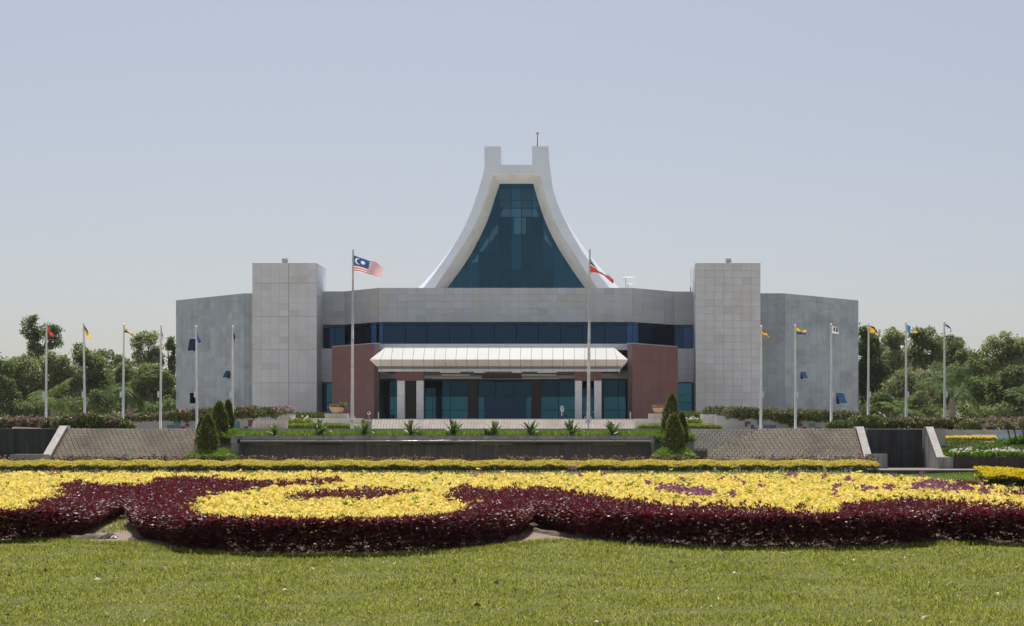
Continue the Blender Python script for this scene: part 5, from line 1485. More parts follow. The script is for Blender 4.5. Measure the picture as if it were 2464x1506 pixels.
# ================================================================== LAWN BLADES AND LITTER
NG = 230000
Yg = 13.2*(27.5/13.2)**(rng.random(NG)**.9)
Xg = (rng.random(NG)*(2464+300)-150-VX)/F*Yg
rimp = np.vstack([rim_, [[40, 80], [-40, 80]]])
keep = ~in_poly(rimp, Xg, Yg+.02)
def lumps(X, Y, n=26, lo=.25, hi=2.6):
    z = np.zeros(len(X))
    g = np.random.default_rng(5)
    for _ in range(n):
        a = g.uniform(0, 2*np.pi); k = 2*np.pi/g.uniform(lo, hi)
        z += np.sin(k*(X*np.cos(a)+Y*np.sin(a))+g.uniform(0, 6.28))
    return np.clip(z/np.sqrt(n/2), -1.6, 1.6)/1.6
tuft = lumps(Xg, Yg)
keep &= (rng.random(NG) < .72+.28*tuft)
Xg, Yg, tuft = Xg[keep], Yg[keep], tuft[keep]
n = len(Xg)
D = unit(np.stack([rng.normal(0, .55, n), rng.normal(0, .55, n), np.ones(n)*.8], 1))
o = put('grass', quads_mesh('grass', leaf_quads(np.stack([Xg, Yg, np.full(n, -.004)], 1), D, .031*(1+.4*tuft)*rng.uniform(.5, 1.7, n)*(Yg/14)**.35, .0105*(Yg/14)**.6), M['grass']), kind='stuff'); o['label'] = 'short lawn grass in the foreground'
# longer fringe at the soil edge, and weeds on the open soil
idx = rng.integers(0, len(rim_)-1, 9000); f0 = rim_[idx]+(rim_[idx+1]-rim_[idx])*rng.random((9000, 1))
f0[:, 1] -= np.abs(rng.normal(0, .16, 9000))-.03
D = unit(np.stack([rng.normal(0, .4, 9000), rng.normal(0, .4, 9000), np.ones(9000)], 1))
gap_w = plan([(285, 1256), (300, 1250), (285, 1268), (272, 1275), (298, 1262), (305, 1275), (290, 1240), (262, 1282), (60, 1304), (170, 1300)], False, 0)
wp = np.repeat(gap_w, 120, 0)+rng.normal(0, .14, (len(gap_w)*120, 2))
Dw = unit(np.stack([rng.normal(0, .5, len(wp)), rng.normal(0, .5, len(wp)), np.ones(len(wp))], 1))
q = np.concatenate([leaf_quads(np.column_stack([f0, np.zeros(9000)]), D, rng.uniform(.04, .10, 9000), .011), leaf_quads(np.column_stack([wp, np.zeros(len(wp))]), Dw, rng.uniform(.04, .1, len(wp)), .011)])
o = put('grass_fringe', quads_mesh('grass_fringe', q, M['grass']), kind='stuff'); o['label'] = 'longer fresh grass along the edge of the bare soil'
nl = 520
Yl = 13.5*(26.5/13.5)**rng.random(nl); Xl = (rng.random(nl)*2464-VX)/F*Yl
kk = ~in_poly(rimp, Xl, Yl+.6); Xl, Yl = Xl[kk], Yl[kk]; nl = len(Xl)
P = np.stack([Xl, Yl, np.full(nl, .022)], 1)
D = unit(np.stack([rng.normal(size=nl), rng.normal(size=nl), rng.uniform(0, .5, nl)], 1))
sz_ = rng.uniform(.02, .045, nl)*np.where(rng.random(nl) < .16, 2.1, 1)
lq = leaf_quads(P, D, sz_, sz_*.55)
lq[:, 1, 2] += rng.uniform(0, .03, nl); lq[:, 3, 2] += rng.uniform(0, .02, nl)
o = put('fallen_leaves', quads_mesh('fallen_leaves', lq, M['leaf_dry']), kind='stuff'); o['label'] = 'small dry leaves scattered on the lawn'
for x, y, s, lab in ((275, 1297, .10, 'pale curled scrap on the bare soil between the left beds'), (2268, 1304, .12, 'pale crumpled scrap on the soil at the right of the bed'), (556, 1310, .09, 'small grey stone at the foot of the maroon bed'), (1006, 1334, .06, 'small pale pebble on the grass below the bed')):
    d = EYE*F/(y-VY)
    mb = MB(); mb.lathe([(.001, 0), (s*.5, s*.06), (s*.62, s*.22), (s*.4, s*.42), (.001, s*.5)], 7)
    for i, v in enumerate(mb.v): mb.v[i] = (v[0]*(1.5+.4*math.sin(i*2.1)), v[1]*(.8+.3*math.cos(i*1.3)), v[2]*(1+.35*math.sin(i*3.7)))
    o = put('stone' if 'stone' in lab or 'pebble' in lab else 'paper_scrap', mb.mesh('scrap', M['mural_white'] if 'grey' not in lab else M['conc']), None, Matrix.Translation((WX(x, d), d, .005)) @ Matrix.Rotation(x, 4, 'Z'))
    tag(o, lab, 'stone' if 'stone' in lab or 'pebble' in lab else 'litter')

# ================================================================== CLIPPED HEDGES
def hedge(label, x0, x1, y0, y1, z0, z1, n, size, mats, stem_n, low=None, name='clipped_hedge', face=.56):
    t = thing(name, label, 'hedge', ((x0+x1)/2, (y0+y1)/2, z0))
    h = z1-z0
    P = box_points(x0, x1, y0, y1, z0+h*.48, z1, n, .78)
    u_ = np.clip((P[:, 1]-y0)/(y1-y0), 0, 1)
    cap_ = z0+h*(face+(1-face)*np.sin(np.clip(u_*1.25, 0, 1)*np.pi/2)**.8)
    P[:, 2] = np.minimum(P[:, 2], cap_-np.abs(rng.normal(0, .03, n)))
    P[:, 2] += .04*np.sin(P[:, 0]*2.3)+.025*np.sin(P[:, 0]*6.1+P[:, 1]*3)
    P[:, 1] += .07*np.sin(P[:, 0]*3.7+P[:, 2]*6)+.09*np.sin(P[:, 0]*9.1-P[:, 2]*11)*(P[:, 1] < y0+.3)
    q = sprigs(P, 4, size, size*.5, -.1, 1.1)
    put('foliage', quads_mesh('foliage', q, mats), t, None, 'stuff')
    n2 = n//2
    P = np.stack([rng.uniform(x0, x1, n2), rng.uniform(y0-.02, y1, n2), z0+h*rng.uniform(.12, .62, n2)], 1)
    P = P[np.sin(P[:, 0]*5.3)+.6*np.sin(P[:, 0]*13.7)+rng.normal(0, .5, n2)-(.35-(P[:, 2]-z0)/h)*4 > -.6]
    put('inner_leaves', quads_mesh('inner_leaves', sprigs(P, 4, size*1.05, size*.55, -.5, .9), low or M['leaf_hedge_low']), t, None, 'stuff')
    mb = MB()
    for k in range(stem_n):
        xx = x0+(x1-x0)*(k+random.random())/stem_n; yy = random.uniform(y0+.1, y1-.1)
        mb.tube([(xx, yy, z0-.05), (xx+random.uniform(-.08, .08), yy, z0+h*.3), (xx+random.uniform(-.2, .2), yy+random.uniform(-.1, .1), z0+h*.62)], [.022, .016, .008], 4, cap=False)
    build(mb, 'stem', M['bark'], t, 'stuff')
    return t
HD = 88.5
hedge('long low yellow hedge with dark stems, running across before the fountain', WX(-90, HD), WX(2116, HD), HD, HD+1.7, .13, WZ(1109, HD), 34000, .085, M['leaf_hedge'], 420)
hedge('short golden box hedge on the lawn at the right edge', WX(2372, 58.5), WX(2640, 58.5), 58.5, 60.2, 0, .73, 5200, .10, M['leaf_gold'], 30, M['leaf_hedge_low'], 'box_hedge', .62)
# low grass and weeds at the foot of the kerb
n = 9000
Yk = rng.uniform(70, 87.6, n); Xk = WX(2000, 80)+rng.random(n)*(WX(2500, 80)-WX(2000, 80))
n2 = 5000
Xe = WX(2105, 87.5)+rng.random(n2)*9; Ye = 87.6-np.abs(rng.normal(0, .5, n2)); wts = np.clip((Xe-WX(2180, 87))/3, .15, 1)
D = unit(np.stack([rng.normal(0, .5, n+n2), rng.normal(0, .5, n+n2), np.ones(n+n2)], 1))
ln = np.concatenate([np.full(n, .05), .05+.16*wts*rng.random(n2)])
o = put('grass_tufts', quads_mesh('grass_tufts', leaf_quads(np.column_stack([np.concatenate([Xk, Xe]), np.concatenate([Yk, Ye]), np.zeros(n+n2)]), D, ln, .05), M['grass_tall']), kind='stuff'); o['label'] = 'rougher grass in front of the dark kerb on the right'
# red bedding row before the fountain
n = 5200
P = np.stack([WX(-60, 91.6)+rng.random(n)*(WX(2110, 91.6)-WX(-60, 91.6)), 91.4+rng.normal(0, .18, n), .72+rng.normal(0, .10, n)+.10*np.sin(rng.random(n)*6)], 1)
P = P[np.sin(P[:, 0]*1.3)+.8*np.sin(P[:, 0]*.47+1)+rng.normal(0, .6, len(P)) > -.6]
o = put('red_bedding', quads_mesh('red_bedding', sprigs(P, 5, .12, .055, .1, 1.2), None, [M['flower_pink'], M['leaf_fresh'], M['leaf_maroon']], np.repeat(rng.choice([0, 1, 2, 2], len(P)), 5)), kind='stuff'); o['label'] = 'reddish bedding plants in a row before the fountain'

# ================================================================== PLANTS BY THE FOUNTAIN AND STAIRS
def grass_mass(name, label, x0, x1, y0, y1, zfun, n, ln, wd, mat, spread=.45):
    P = np.stack([rng.uniform(x0, x1, n), rng.uniform(y0, y1, n), np.zeros(n)], 1); P[:, 2] = zfun(P[:, 0], P[:, 1])
    D = unit(np.stack([rng.normal(0, spread, n), rng.normal(0, spread, n), np.ones(n)*.9], 1))
    o = put(name, quads_mesh(name, leaf_quads(P, D, ln*rng.uniform(.5, 1.25, n), wd), mat), kind='stuff'); o['label'] = label
grass_mass('strap_grass', 'strap leaved grass along the top of the fountain wall', fx0-.2, fx1+.2, FD+.95, 98.5, lambda X, Y: np.full(len(X), 2.02)+.0*X, 13000, .46, .04, M['grass_tall'])
def mound(x0, x1, y0, y1, zb, h):
    def f(X, Y):
        u = (X-x0)/(x1-x0)*2-1; v = (Y-y0)/(y1-y0)*2-1
        return zb+h*np.clip(1-np.maximum(np.abs(u), np.abs(v))**3, 0, 1)+.05*np.sin(X*6)+.04*np.sin(X*11+Y*7)
    return f
for (xa, xb, d0, d1, zb, h, lab) in ((446, 562, 93.1, 96.1, .84, .34, 'rough grass spilling over the low left planter'), (520, 586, 96.2, 98.5, WZ(1058, 96.3), .42, 'grass mound in the upper left planter'),
                                (1571, 1674, 93.1, 96.1, .84, .44, 'rough grass spilling over the low right planter'), (1566, 1672, 96.2, 98.5, WZ(1056, 96.3), .42, 'grass mound in the upper right planter')):
    a, b2 = WX(xa, d0), WX(xb, d0)
    grass_mass('planter_grass', lab, a, b2, d0, d1, mound(a, b2, d0, d1, zb, h), 3400, .24, .03, M['grass_tall'])
    n = 900   # overhang at the front
    P = np.stack([rng.uniform(a, b2, n), d0-rng.random(n)*.1, zb+rng.normal(.05, .1, n)], 1)
    D = unit(np.stack([rng.normal(0, .5, n), -.6+rng.normal(0, .3, n), rng.normal(-.2, .5, n)], 1))
    o = put('planter_grass', quads_mesh('planter_grass', leaf_quads(P, D, .25, .03), M['grass_tall']), kind='stuff'); o['label'] = 'fringe of '+lab

def conifer(label, x, ytop, ybase, d, w, tops=1, lean=0.0):
    h = (ybase-ytop)*d/F; r = w*d/F/2
    t = thing('dwarf_conifer', label, 'conifer', (WX(x, d), d, WZ(ybase, d)), 'clipped conifers beside the fountain')
    n = 5200
    s = rng.random(n)**1.15
    prof = np.where(s < .12, .80+s*1.7, np.interp(s, [.12, .3, .55, .8, .93, 1], [1.0, .98, .80, .5, .27, .05]))
    az = rng.uniform(0, 2*np.pi, n)
    lump = 1+.13*np.sin(az*3+s*13+x)+.10*np.sin(az*7-s*29+x)+.07*np.sin(az*13+s*47)
    rad = r*prof*lump*(1-.3*rng.random(n)**2)
    P = np.stack([rad*np.cos(az)+lean*s, rad*np.sin(az), s*h], 1)
    D = unit(np.stack([np.cos(az)*.55, np.sin(az)*.55, np.full(n, .75)], 1)+rng.normal(0, .35, (n, 3)))
    put('foliage', quads_mesh('foliage', leaf_quads(P, D, .13*rng.uniform(.6, 1.3, n), .05), M['leaf_conifer']), t, None, 'stuff', True)
    mb = MB(); mb.tube([(0, 0, -.15), (lean*.5, 0, h*.5), (lean, 0, h*.93)], [.06, .045, .01], 6); build(mb, 'trunk', M['bark'], t, local=True)
    return t
conifer('broad conifer standing lowest in the left planter', 500, 999, 1083, 94.5, 45)
conifer('slim young conifer leaning on the broad left one', 486, 1005, 1075, 95.3, 24)
conifer('tall rounded conifer in the upper left planter', 528, 968, 1040, 97.2, 40)
conifer('narrow pointed conifer at the back of the left group', 549, 965, 1034, 98.2, 26)
conifer('tall leaning conifer at the back of the right group', 1612, 949, 1052, 97.2, 44, lean=.12)
conifer('broad dark conifer at the front of the right group', 1622, 996, 1084, 94.5, 46)
conifer('slim conifer on the stair side of the right group', 1641, 993, 1066, 95.6, 26)

def sword_plant(label, x, d, zb, s):
    t = thing('sword_plant', label, 'plant', (WX(x, d), d, zb), 'sword leaved plants along the fountain wall')
    mb = MB(); mb.tube([(0, 0, -.1), (0, 0, .25*s)], [.06, .05], 6); build(mb, 'stem', M['bark'], t, local=True)
    nlv = random.randint(20, 25)
    for k in range(nlv):
        az = k*2.399+random.uniform(-.3, .3); el = R(random.uniform(18, 82)) if k > 3 else R(random.uniform(72, 88)); L_ = s*random.uniform(.75, 1.15)
        w0 = .17*s; mb = MB(); m = 6
        bend = random.uniform(.25, .9)
        pos = Vector((0, 0, .16*s)); rows = []
        for i in range(m+1):
            e = el-bend*(i/m)**2*1.3
            dirv = Vector((math.cos(az)*math.cos(e), math.sin(az)*math.cos(e), math.sin(e)))
            side = Vector((-math.sin(az), math.cos(az), 0)); wd = w0*(.45+1.3*(i/m)*(1-i/m)*2)*(1 if i < m else .08)
            rows.append((pos-side*wd*.5+Vector((0, 0, wd*.18)), pos.copy(), pos+side*wd*.5+Vector((0, 0, wd*.18))))
            pos = pos+dirv*(L_/m)
        for i in range(m):
            a, b2 = rows[i], rows[i+1]
            n0 = len(mb.v); mb.v += [tuple(p) for p in a+b2]
            mb.f += [(n0, n0+1, n0+4, n0+3), (n0+1, n0+2, n0+5, n0+4)]; mb.m += [0, 0]
        build(mb, 'leaf', M['leaf_dracaena'], t, local=True)
    return t
names = ['sword leaved plant leftmost on the fountain wall', 'sword leaved plant under the left bowl pedestal', 'sword leaved plant just right of the striped flag pole', 'sword leaved plant below the left pair of columns', 'sword leaved plant below the doorway left of the middle', 'sword leaved plant below the dark entrance door', 'sword leaved plant below the door, right of the middle', 'sword leaved plant just left of the red flag pole', 'sword leaved plant just right of the red flag pole']
protos = [sword_plant(names[0], 660, 96.4, 2.02, .72), sword_plant(names[1], 769, 96.4, 2.02, .95), sword_plant(names[2], 877, 96.4, 2.02, .95)]
for i, (x, s) in enumerate(((988, .98), (1090, 1.02), (1189, .92), (1278, .95), (1374, 1.0), (1474, .98))):
    dup(protos[1+i % 2], (WX(x, 96.4), 96.4, 2.02), names[3+i], rz=.9+i*1.37, sc_=s)
dup(protos[0], (WX(1170, 96.8), 96.8, 2.02), 'small sword leaved plant between the two below the dark door', rz=2.2, sc_=.75)

def lily_bed(label, xa, xb, d0, d1, zb, ln, n, mat, white=0):
    t = thing('lily_clump', label, 'plant', (WX((xa+xb)/2, d0), d0, zb), 'lily beds on the terrace')
    P = np.stack([rng.uniform(WX(xa, d0), WX(xb, d0), n), rng.uniform(d0, d1, n), np.full(n, zb)], 1)
    D = unit(np.stack([rng.normal(0, .5, n), rng.normal(0, .5, n), np.ones(n)*.9], 1))
    put('leaves', quads_mesh('leaves', leaf_quads(P, D, ln*rng.uniform(.6, 1.2, n), .07), mat), t, None, 'stuff')
    if white:
        P = np.stack([rng.uniform(WX(xa, d0), WX(xb, d0), white), rng.uniform(d0-.1, d0+.3, white), zb+ln*rng.uniform(.75, 1.15, white)], 1)
        put('blooms', quads_mesh('blooms', sprigs(np.repeat(P, 2, 0)+rng.normal(0, .04, (white*2, 3)), 6, .1, .05, -.2, 1.2), M['flower_white']), t, None, 'stuff')
lily_bed('green strap leaved lilies before the left tower foot', 704, 782, 133, 135, WZ(1006, 133), .52, 1400, M['leaf_boug'])
lily_bed('pale lily clump with white blooms beside the left bowl', 695, 742, 119, 120, WZ(1023, 119), .55, 700, M['leaf_lime'], 10)
lily_bed('dark green lilies before the right tower foot', 1630, 1690, 133, 135, WZ(1010, 133), .72, 1400, M['leaf_boug'])
lily_bed('pale lily clump with white blooms before the right tower', 1650, 1686, 119, 120, WZ(1023, 119), .5, 600, M['leaf_lime'], 12)
lily_bed('row of white lilies on top of the low brown wall', 2290, 2530, 93.8, 94.8, .8, .48, 2600, M['leaf_fresh'], 70)
def slab_hedge(label, xa, xb, d0, d1, ya, yb):
    t = thing('low_hedge', label, 'hedge', (WX((xa+xb)/2, d0), d0, WZ(yb, d0)), 'smooth low hedges beside the ramp')
    n = 6000; x0, x1 = WX(xa, d0), WX(xb, d0)
    P = box_points(x0, x1, d0, d1, WZ(yb, d0), WZ(ya, d0), n, .6)
    u = (P[:, 0]-x0)/(x1-x0)*2-1
    P[:, 2] -= np.abs(u)**4*.18*(P[:, 2] > WZ(yb, d0)+.1)
    put('foliage', quads_mesh('foliage', leaf_quads(P, unit(sphere_dirs(n)+[0, 0, .5]), .11, .05), M['leaf_lime']), t, None, 'stuff')
    mb = MB(); mb.box(x0+.12, x1-.12, d0+.12, d1-.05, WZ(yb, d0)-.2, WZ(ya, d0)-.13); build(mb, 'core', M['leaf_hedge_low'], t)
slab_hedge('smooth lime green low hedge left of the ramp', 671, 851, 114, 117, 1019.5, 1033)
slab_hedge('smooth lime green low hedge right of the ramp', 1532, 1740, 114, 117, 1020, 1033)

# flowering hedges of the terrace
def leafy(label, cat, name, d, blobs, pink, size, n_per, mat=None, group=None, stems=True, seed_hang=0):
    """blobs: (x, y, rx, ry) in picture units at distance d"""
    s = d/F
    t = thing(name, label, cat, (WX(blobs[0][0], d), d, TZ), group)
    Q, MI = [], []
    for (x, y, rx_, ry_) in blobs:
        c = (WX(x, d), d+rx_*s*.25*random.uniform(-.5, .8), WZ(y, d)); r_ = (rx_*s, max(rx_*s*.6, .5) if rx_ < 60 else 1.2, ry_*s)
        n = int(n_per*max(.5, rx_*ry_/300))
        q = blob_quads(c, r_, n, size, .62, .6)
        Q.append(q)
        ctr = q.mean(1); top = (ctr[:, 2]-c[2])/r_[2]
        patch = np.sin(ctr[:, 0]*1.9+x)+.7*np.sin(ctr[:, 0]*4.7+ctr[:, 2]*3)
        p = pink*(.35+.65*np.clip(top+.3, 0, 1))*(1+.8*patch)
        MI.append((rng.random(n) < p).astype(int))
    put('foliage', quads_mesh('foliage', np.concatenate(Q), None, [mat or M['leaf_boug'], M['flower_pink']], np.concatenate(MI)), t, None, 'stuff')
    if stems:
        mb = MB()
        for (x, y, rx_, ry_) in blobs:
            mb.tube([(WX(x, d), d, TZ-.05), (WX(x, d)+.1, d, (WZ(y, d)+TZ)/2), (WX(x+rx_*.3, d), d, WZ(y-ry_*.4, d))], [.05, .04, .015], 5, cap=False)
        build(mb, 'stem', M['bark'], t, 'stuff')
    return t
leafy('big mounded pink flowering hedge over the left stair', 'hedge', 'flowering_hedge', 104, [(150, 1020, 26, 12), (180, 1012, 34, 17), (215, 1013, 30, 18), (250, 1016, 34, 16), (285, 1019, 30, 12), (310, 1024, 16, 8)], .3, .16, 900, group='flowering hedges')
leafy('low pink and green hedge at the left edge above the black wall', 'hedge', 'flowering_hedge', 106, [(-20, 1018, 30, 12), (10, 1018, 26, 13), (45, 1016, 24, 13), (70, 1017, 22, 13), (100, 1018, 26, 13), (130, 1019, 20, 14)], .34, .16, 800, group='flowering hedges')
leafy('long flat topped flowering hedge running up to the left tower', 'hedge', 'flowering_hedge', 119.6, [(x, 1006-(x-280)*.047, 28, 9+(x > 400)*4) for x in range(270, 610, 26)], .3, .17, 620, group='flowering hedges', stems=False)
leafy('flowering hedge on the wall beside the left tower foot', 'hedge', 'flowering_hedge', 121, [(590, 994, 26, 11), (615, 992, 26, 11), (640, 991, 24, 11), (660, 993, 20, 12), (560, 1000, 22, 12)], .22, .17, 620, group='flowering hedges', stems=False)
leafy('rounded pale pink hedge end beside the left tower', 'hedge', 'flowering_hedge', 124.2, [(668, 988, 16, 9), (690, 987, 17, 9), (655, 992, 12, 9)], .55, .16, 700, group='flowering hedges', stems=False)
leafy('rounded dark green hedge end beside the right tower', 'hedge', 'flowering_hedge', 124.2, [(1705, 988, 16, 9), (1725, 988, 20, 10), (1740, 991, 12, 10)], .12, .15, 800, group='flowering hedges', stems=False)
leafy('long trailing flowering hedge on the wall below the right wing', 'hedge', 'flowering_hedge', 119.6, [(x, 992+(x-1750)*.035+(6 if 1880 < x < 1930 else 0), 24, 11+(x % 3)*2+(7 if 1895 < x < 1925 else 0)) for x in range(1762, 2062, 24)], .2, .17, 620, group='flowering hedges', stems=False)
leafy('clipped round green bush on top of the right stair', 'bush', 'clipped_bush', 106, [(2016, 1024, 24, 11), (2002, 1027, 14, 8), (2034, 1024, 20, 11)], .0, .11, 2200, M['leaf_clipped'], 'clipped bushes')
leafy('larger clipped green bush behind the round one on the right stair', 'bush', 'clipped_bush', 108, [(2062, 1018, 24, 14), (2088, 1014, 28, 15), (2108, 1018, 18, 14)], .0, .11, 2000, M['leaf_clipped'], 'clipped bushes')
leafy('pink and green hedge behind the right blackened wall', 'hedge', 'flowering_hedge', 110, [(x, 1019, 24, 13) for x in range(2120, 2330, 22)], .22, .16, 700, group='flowering hedges')
leafy('rounded olive bush beside the pink rail', 'bush', 'bush', 108, [(2326, 1030, 22, 15), (2344, 1028, 18, 14), (2312, 1032, 14, 12)], .0, .13, 1300, None, 'bushes at the right edge')
leafy('maroon leaved bush right of the olive bush', 'bush', 'bush', 108.4, [(2372, 1034, 18, 12), (2386, 1028, 12, 9)], .75, .13, 1000, None, 'bushes at the right edge')
leafy('pink and green bush near the right edge', 'bush', 'bush', 109, [(2418, 1024, 20, 15), (2434, 1028, 14, 12)], .4, .13, 1000, None, 'bushes at the right edge')
leafy('pink flowering bush at the far right edge', 'bush', 'bush', 109.4, [(2462, 1022, 18, 16), (2490, 1022, 20, 16)], .65, .13, 1000, None, 'bushes at the right edge')
leafy('low clipped hedge behind the pink and maroon bushes', 'hedge', 'flowering_hedge', 114, [(x, 1016, 26, 10) for x in range(2350, 2540, 24)], .25, .16, 500, group='flowering hedges')

# planted bank on the right
x0b, x1b = WX(2262, 94), 36
mb = MB()
nxs, nys = 40, 12
for j in range(nys+1):
    for i in range(nxs+1):
        X = x0b+(x1b-x0b)*i/nxs; Y = 93.6+(106.5-93.6)*j/nys
        z = .82+(2.05-.82)*(j/nys)**.9+.07*math.sin(X*1.7+Y)+.04*math.sin(X*4.1)
        mb.v.append((X, Y, z))
for j in range(nys):
    for i in range(nxs):
        a = j*(nxs+1)+i; mb.f.append((a, a+1, a+nxs+2, a+nxs+1)); mb.m.append(0)
struct('bank', mb, M['soil'], 'planted bank rising behind the low brown wall')
n = 7000
X = rng.uniform(x0b+.6, 35, n); Y = rng.uniform(94.6, 103.5, n)
kp = np.sin(X*1.3+Y*.9)+.8*np.sin(X*2.9-Y*1.7)+rng.normal(0, .5, n) > -.5
X, Y = X[kp], Y[kp]
Z = .84+(2.05-.82)*((Y-93.6)/12.9)**.9
o = put('bank_groundcover', quads_mesh('bank_groundcover', sprigs(np.stack([X, Y, Z+.04], 1), 4, .2, .1, .1, 1.2), None, [M['leaf_boug'], M['leaf_fresh']], (rng.random(len(X)*4) < .3).astype(int)), kind='stuff'); o['label'] = 'mixed green ground cover on the bank at the right'
n = 2600
P = np.stack([rng.uniform(WX(2274, 103), WX(2400, 103), n), rng.uniform(103.4, 104.3, n), 1.98+rng.normal(0, .05, n)], 1)
o = put('yellow_strip', quads_mesh('yellow_strip', sprigs(P, 4, .12, .05), M['leaf_yellow']), kind='stuff'); o['label'] = 'strip of yellow bedding below the blue and white slabs'
leafy('bright green shrub on the bank at the right edge', 'bush', 'shrub', 100, [(2440, 1064, 22, 10), (2460, 1060, 18, 10), (2425, 1068, 12, 7)], 0, .15, 1300, M['leaf_fresh'])

# ================================================================== TREES
def tree(label, d, blobs, kind, n_per=820, size=.33, vine=False, name='tree', trunk_x=None, aspect=.6, droop=0.0, group='trees beside and behind the hall'):
    s = d/F
    bx_ = sum(b[0] for b in blobs)/len(blobs) if trunk_x is None else trunk_x
    base = Vector((WX(bx_, d), d, TZ))
    t = thing(name, label, 'tree', base, group)
    Q = []
    mb = MB()
    low = max(b[1] for b in blobs)
    fork = Vector((base.x, base.y, max(TZ+1.2, WZ(low+25, d))))
    mb.tube([(base.x, base.y, TZ-.3), (base.x+.15, base.y, (TZ+fork.z)/2), tuple(fork)], [.32, .26, .2], 8)
    for (x, y, rx_, ry_) in blobs:
        c = Vector((WX(x, d), d+random.uniform(-.6, .6)*rx_*s, WZ(y, d)))
        k = 4
        for _ in range(k):           # each crown lobe is made of several smaller clumps with gaps between them
            oo = Vector((random.gauss(0, .42)*rx_*s, random.gauss(0, .5)*rx_*s, random.gauss(0, .40)*ry_*s))
            f = random.uniform(.45, .72)
            Q.append(blob_quads(tuple(c+oo), (rx_*s*f, rx_*s*f, ry_*s*f), max(60, int(n_per*rx_*ry_/1000/k*2.2)), size, .45, aspect, droop))
        q = blob_quads(tuple(c), (rx_*s*1.12, rx_*s*1.1, ry_*s*1.12), max(30, int(n_per*rx_*ry_/1000*.35)), size, .5, aspect, droop); Q.append(q)
        mid = (fork+c)/2+Vector((random.uniform(-.4, .4), random.uniform(-.4, .4), -.2))
        mb.tube([tuple(fork), tuple(mid), tuple(c), tuple(c+Vector((random.uniform(-.5, .5)*rx_*s, 0, .6*ry_*s)))], [.17, .11, .06, .02], 6, cap=False)
    build(mb, 'trunk', M['bark'], t)
    put('crown', quads_mesh('crown', np.concatenate(Q), TREE[kind]), t, None, 'stuff')
    return t
tree('tall vine covered tree topping the left trees, beside the red flag', 222, [(72, 772, 15, 15), (66, 790, 14, 14), (92, 795, 16, 15), (84, 812, 20, 14), (136, 800, 15, 18), (118, 792, 14, 14), (128, 822, 18, 14), (84, 836, 16, 18), (104, 838, 20, 14), (78, 852, 12, 14), (120, 812, 18, 12)], 1, size=.3, trunk_x=84)
tree('dark tree cut by the left picture edge', 207, [(0, 905, 26, 35), (-25, 880, 30, 40), (8, 945, 24, 30), (-10, 975, 35, 30)], 1)
tree('broad olive green tree left of the red flag pole', 212, [(45, 880, 30, 22), (70, 872, 26, 24), (40, 910, 34, 30), (85, 900, 34, 30), (60, 940, 40, 30), (100, 935, 34, 30), (25, 970, 34, 26)], 0)
tree('olive green tree between the two leftmost poles', 213, [(120, 872, 26, 24), (150, 880, 30, 26), (140, 912, 38, 28), (175, 900, 26, 26), (165, 940, 40, 30), (130, 955, 34, 30)], 3)
tree('dense green tree behind the second pole from the left', 217, [(190, 852, 26, 18), (215, 862, 28, 20), (240, 875, 26, 20), (195, 880, 30, 22), (225, 900, 36, 26), (200, 925, 40, 30), (245, 930, 34, 30)], 2)
tree('thin spreading tree with bare limbs against the sky', 226, [(242, 850, 16, 9), (262, 858, 18, 9), (284, 862, 14, 7), (300, 870, 12, 8), (225, 858, 14, 10), (270, 875, 14, 10), (308, 880, 10, 14)], 1, n_per=420, size=.34, trunk_x=235)
tree('tall airy tree left of the dark red flag', 219, [(330, 815, 16, 13), (350, 808, 20, 12), (335, 832, 20, 14), (362, 824, 18, 14), (380, 840, 14, 14), (372, 858, 14, 18), (345, 850, 16, 12), (330, 862, 12, 10), (390, 868, 12, 16), (352, 878, 24, 14)], 0, size=.3, trunk_x=362)
tree('slender tree right beside the left wing of the hall', 221, [(414, 818, 9, 10), (404, 832, 8, 8), (418, 842, 8, 12), (412, 862, 8, 12), (418, 882, 10, 14), (410, 905, 10, 14)], 2, size=.32, trunk_x=416)
tree('mid green tree behind the third pole', 214, [(285, 895, 30, 24), (310, 910, 30, 26), (280, 930, 36, 28), (320, 945, 36, 30), (300, 970, 40, 26)], 2)
tree('bright green tree between the third and fourth poles', 213, [(345, 895, 28, 22), (375, 898, 26, 22), (360, 925, 36, 26), (395, 920, 26, 26), (385, 950, 34, 28), (410, 965, 28, 28)], 2)
tree('low bushy tree at the foot of the left trees', 206, [(60, 980, 40, 20), (110, 985, 36, 20), (20, 985, 36, 20)], 1)
tree('low bushy tree behind the second pole foot', 205, [(190, 975, 40, 24), (230, 980, 36, 22), (260, 970, 26, 22)], 1)
tree('low bushy tree beside the left wing foot', 205, [(385, 985, 30, 20), (410, 980, 24, 24), (345, 988, 30, 18)], 1)
tree('leafy tree right beside the right wing of the hall', 211, [(2078, 800, 14, 18), (2096, 815, 24, 18), (2076, 840, 20, 24), (2108, 842, 26, 22), (2082, 880, 24, 28), (2110, 885, 28, 26), (2076, 925, 18, 32), (2100, 940, 30, 30), (2084, 975, 26, 24)], 1, size=.46)
tree('rounded tree behind the diagonal banded flag pole', 217, [(2140, 805, 22, 18), (2160, 815, 22, 18), (2138, 835, 26, 22), (2168, 845, 26, 24), (2145, 870, 34, 26), (2175, 885, 30, 28), (2135, 905, 30, 30)], 0)
tree('tall tree behind the blue, white and yellow flag', 219, [(2200, 800, 18, 14), (2222, 806, 22, 18), (2210, 828, 28, 20), (2245, 830, 24, 18), (2232, 855, 34, 24), (2200, 860, 30, 26), (2255, 865, 26, 22)], 2)
tree('small topped tree behind the rightmost pole', 222, [(2275, 818, 18, 14), (2300, 825, 20, 15), (2290, 842, 28, 18), (2265, 842, 18, 14), (2305, 862, 28, 20), (2280, 870, 26, 22)], 1)
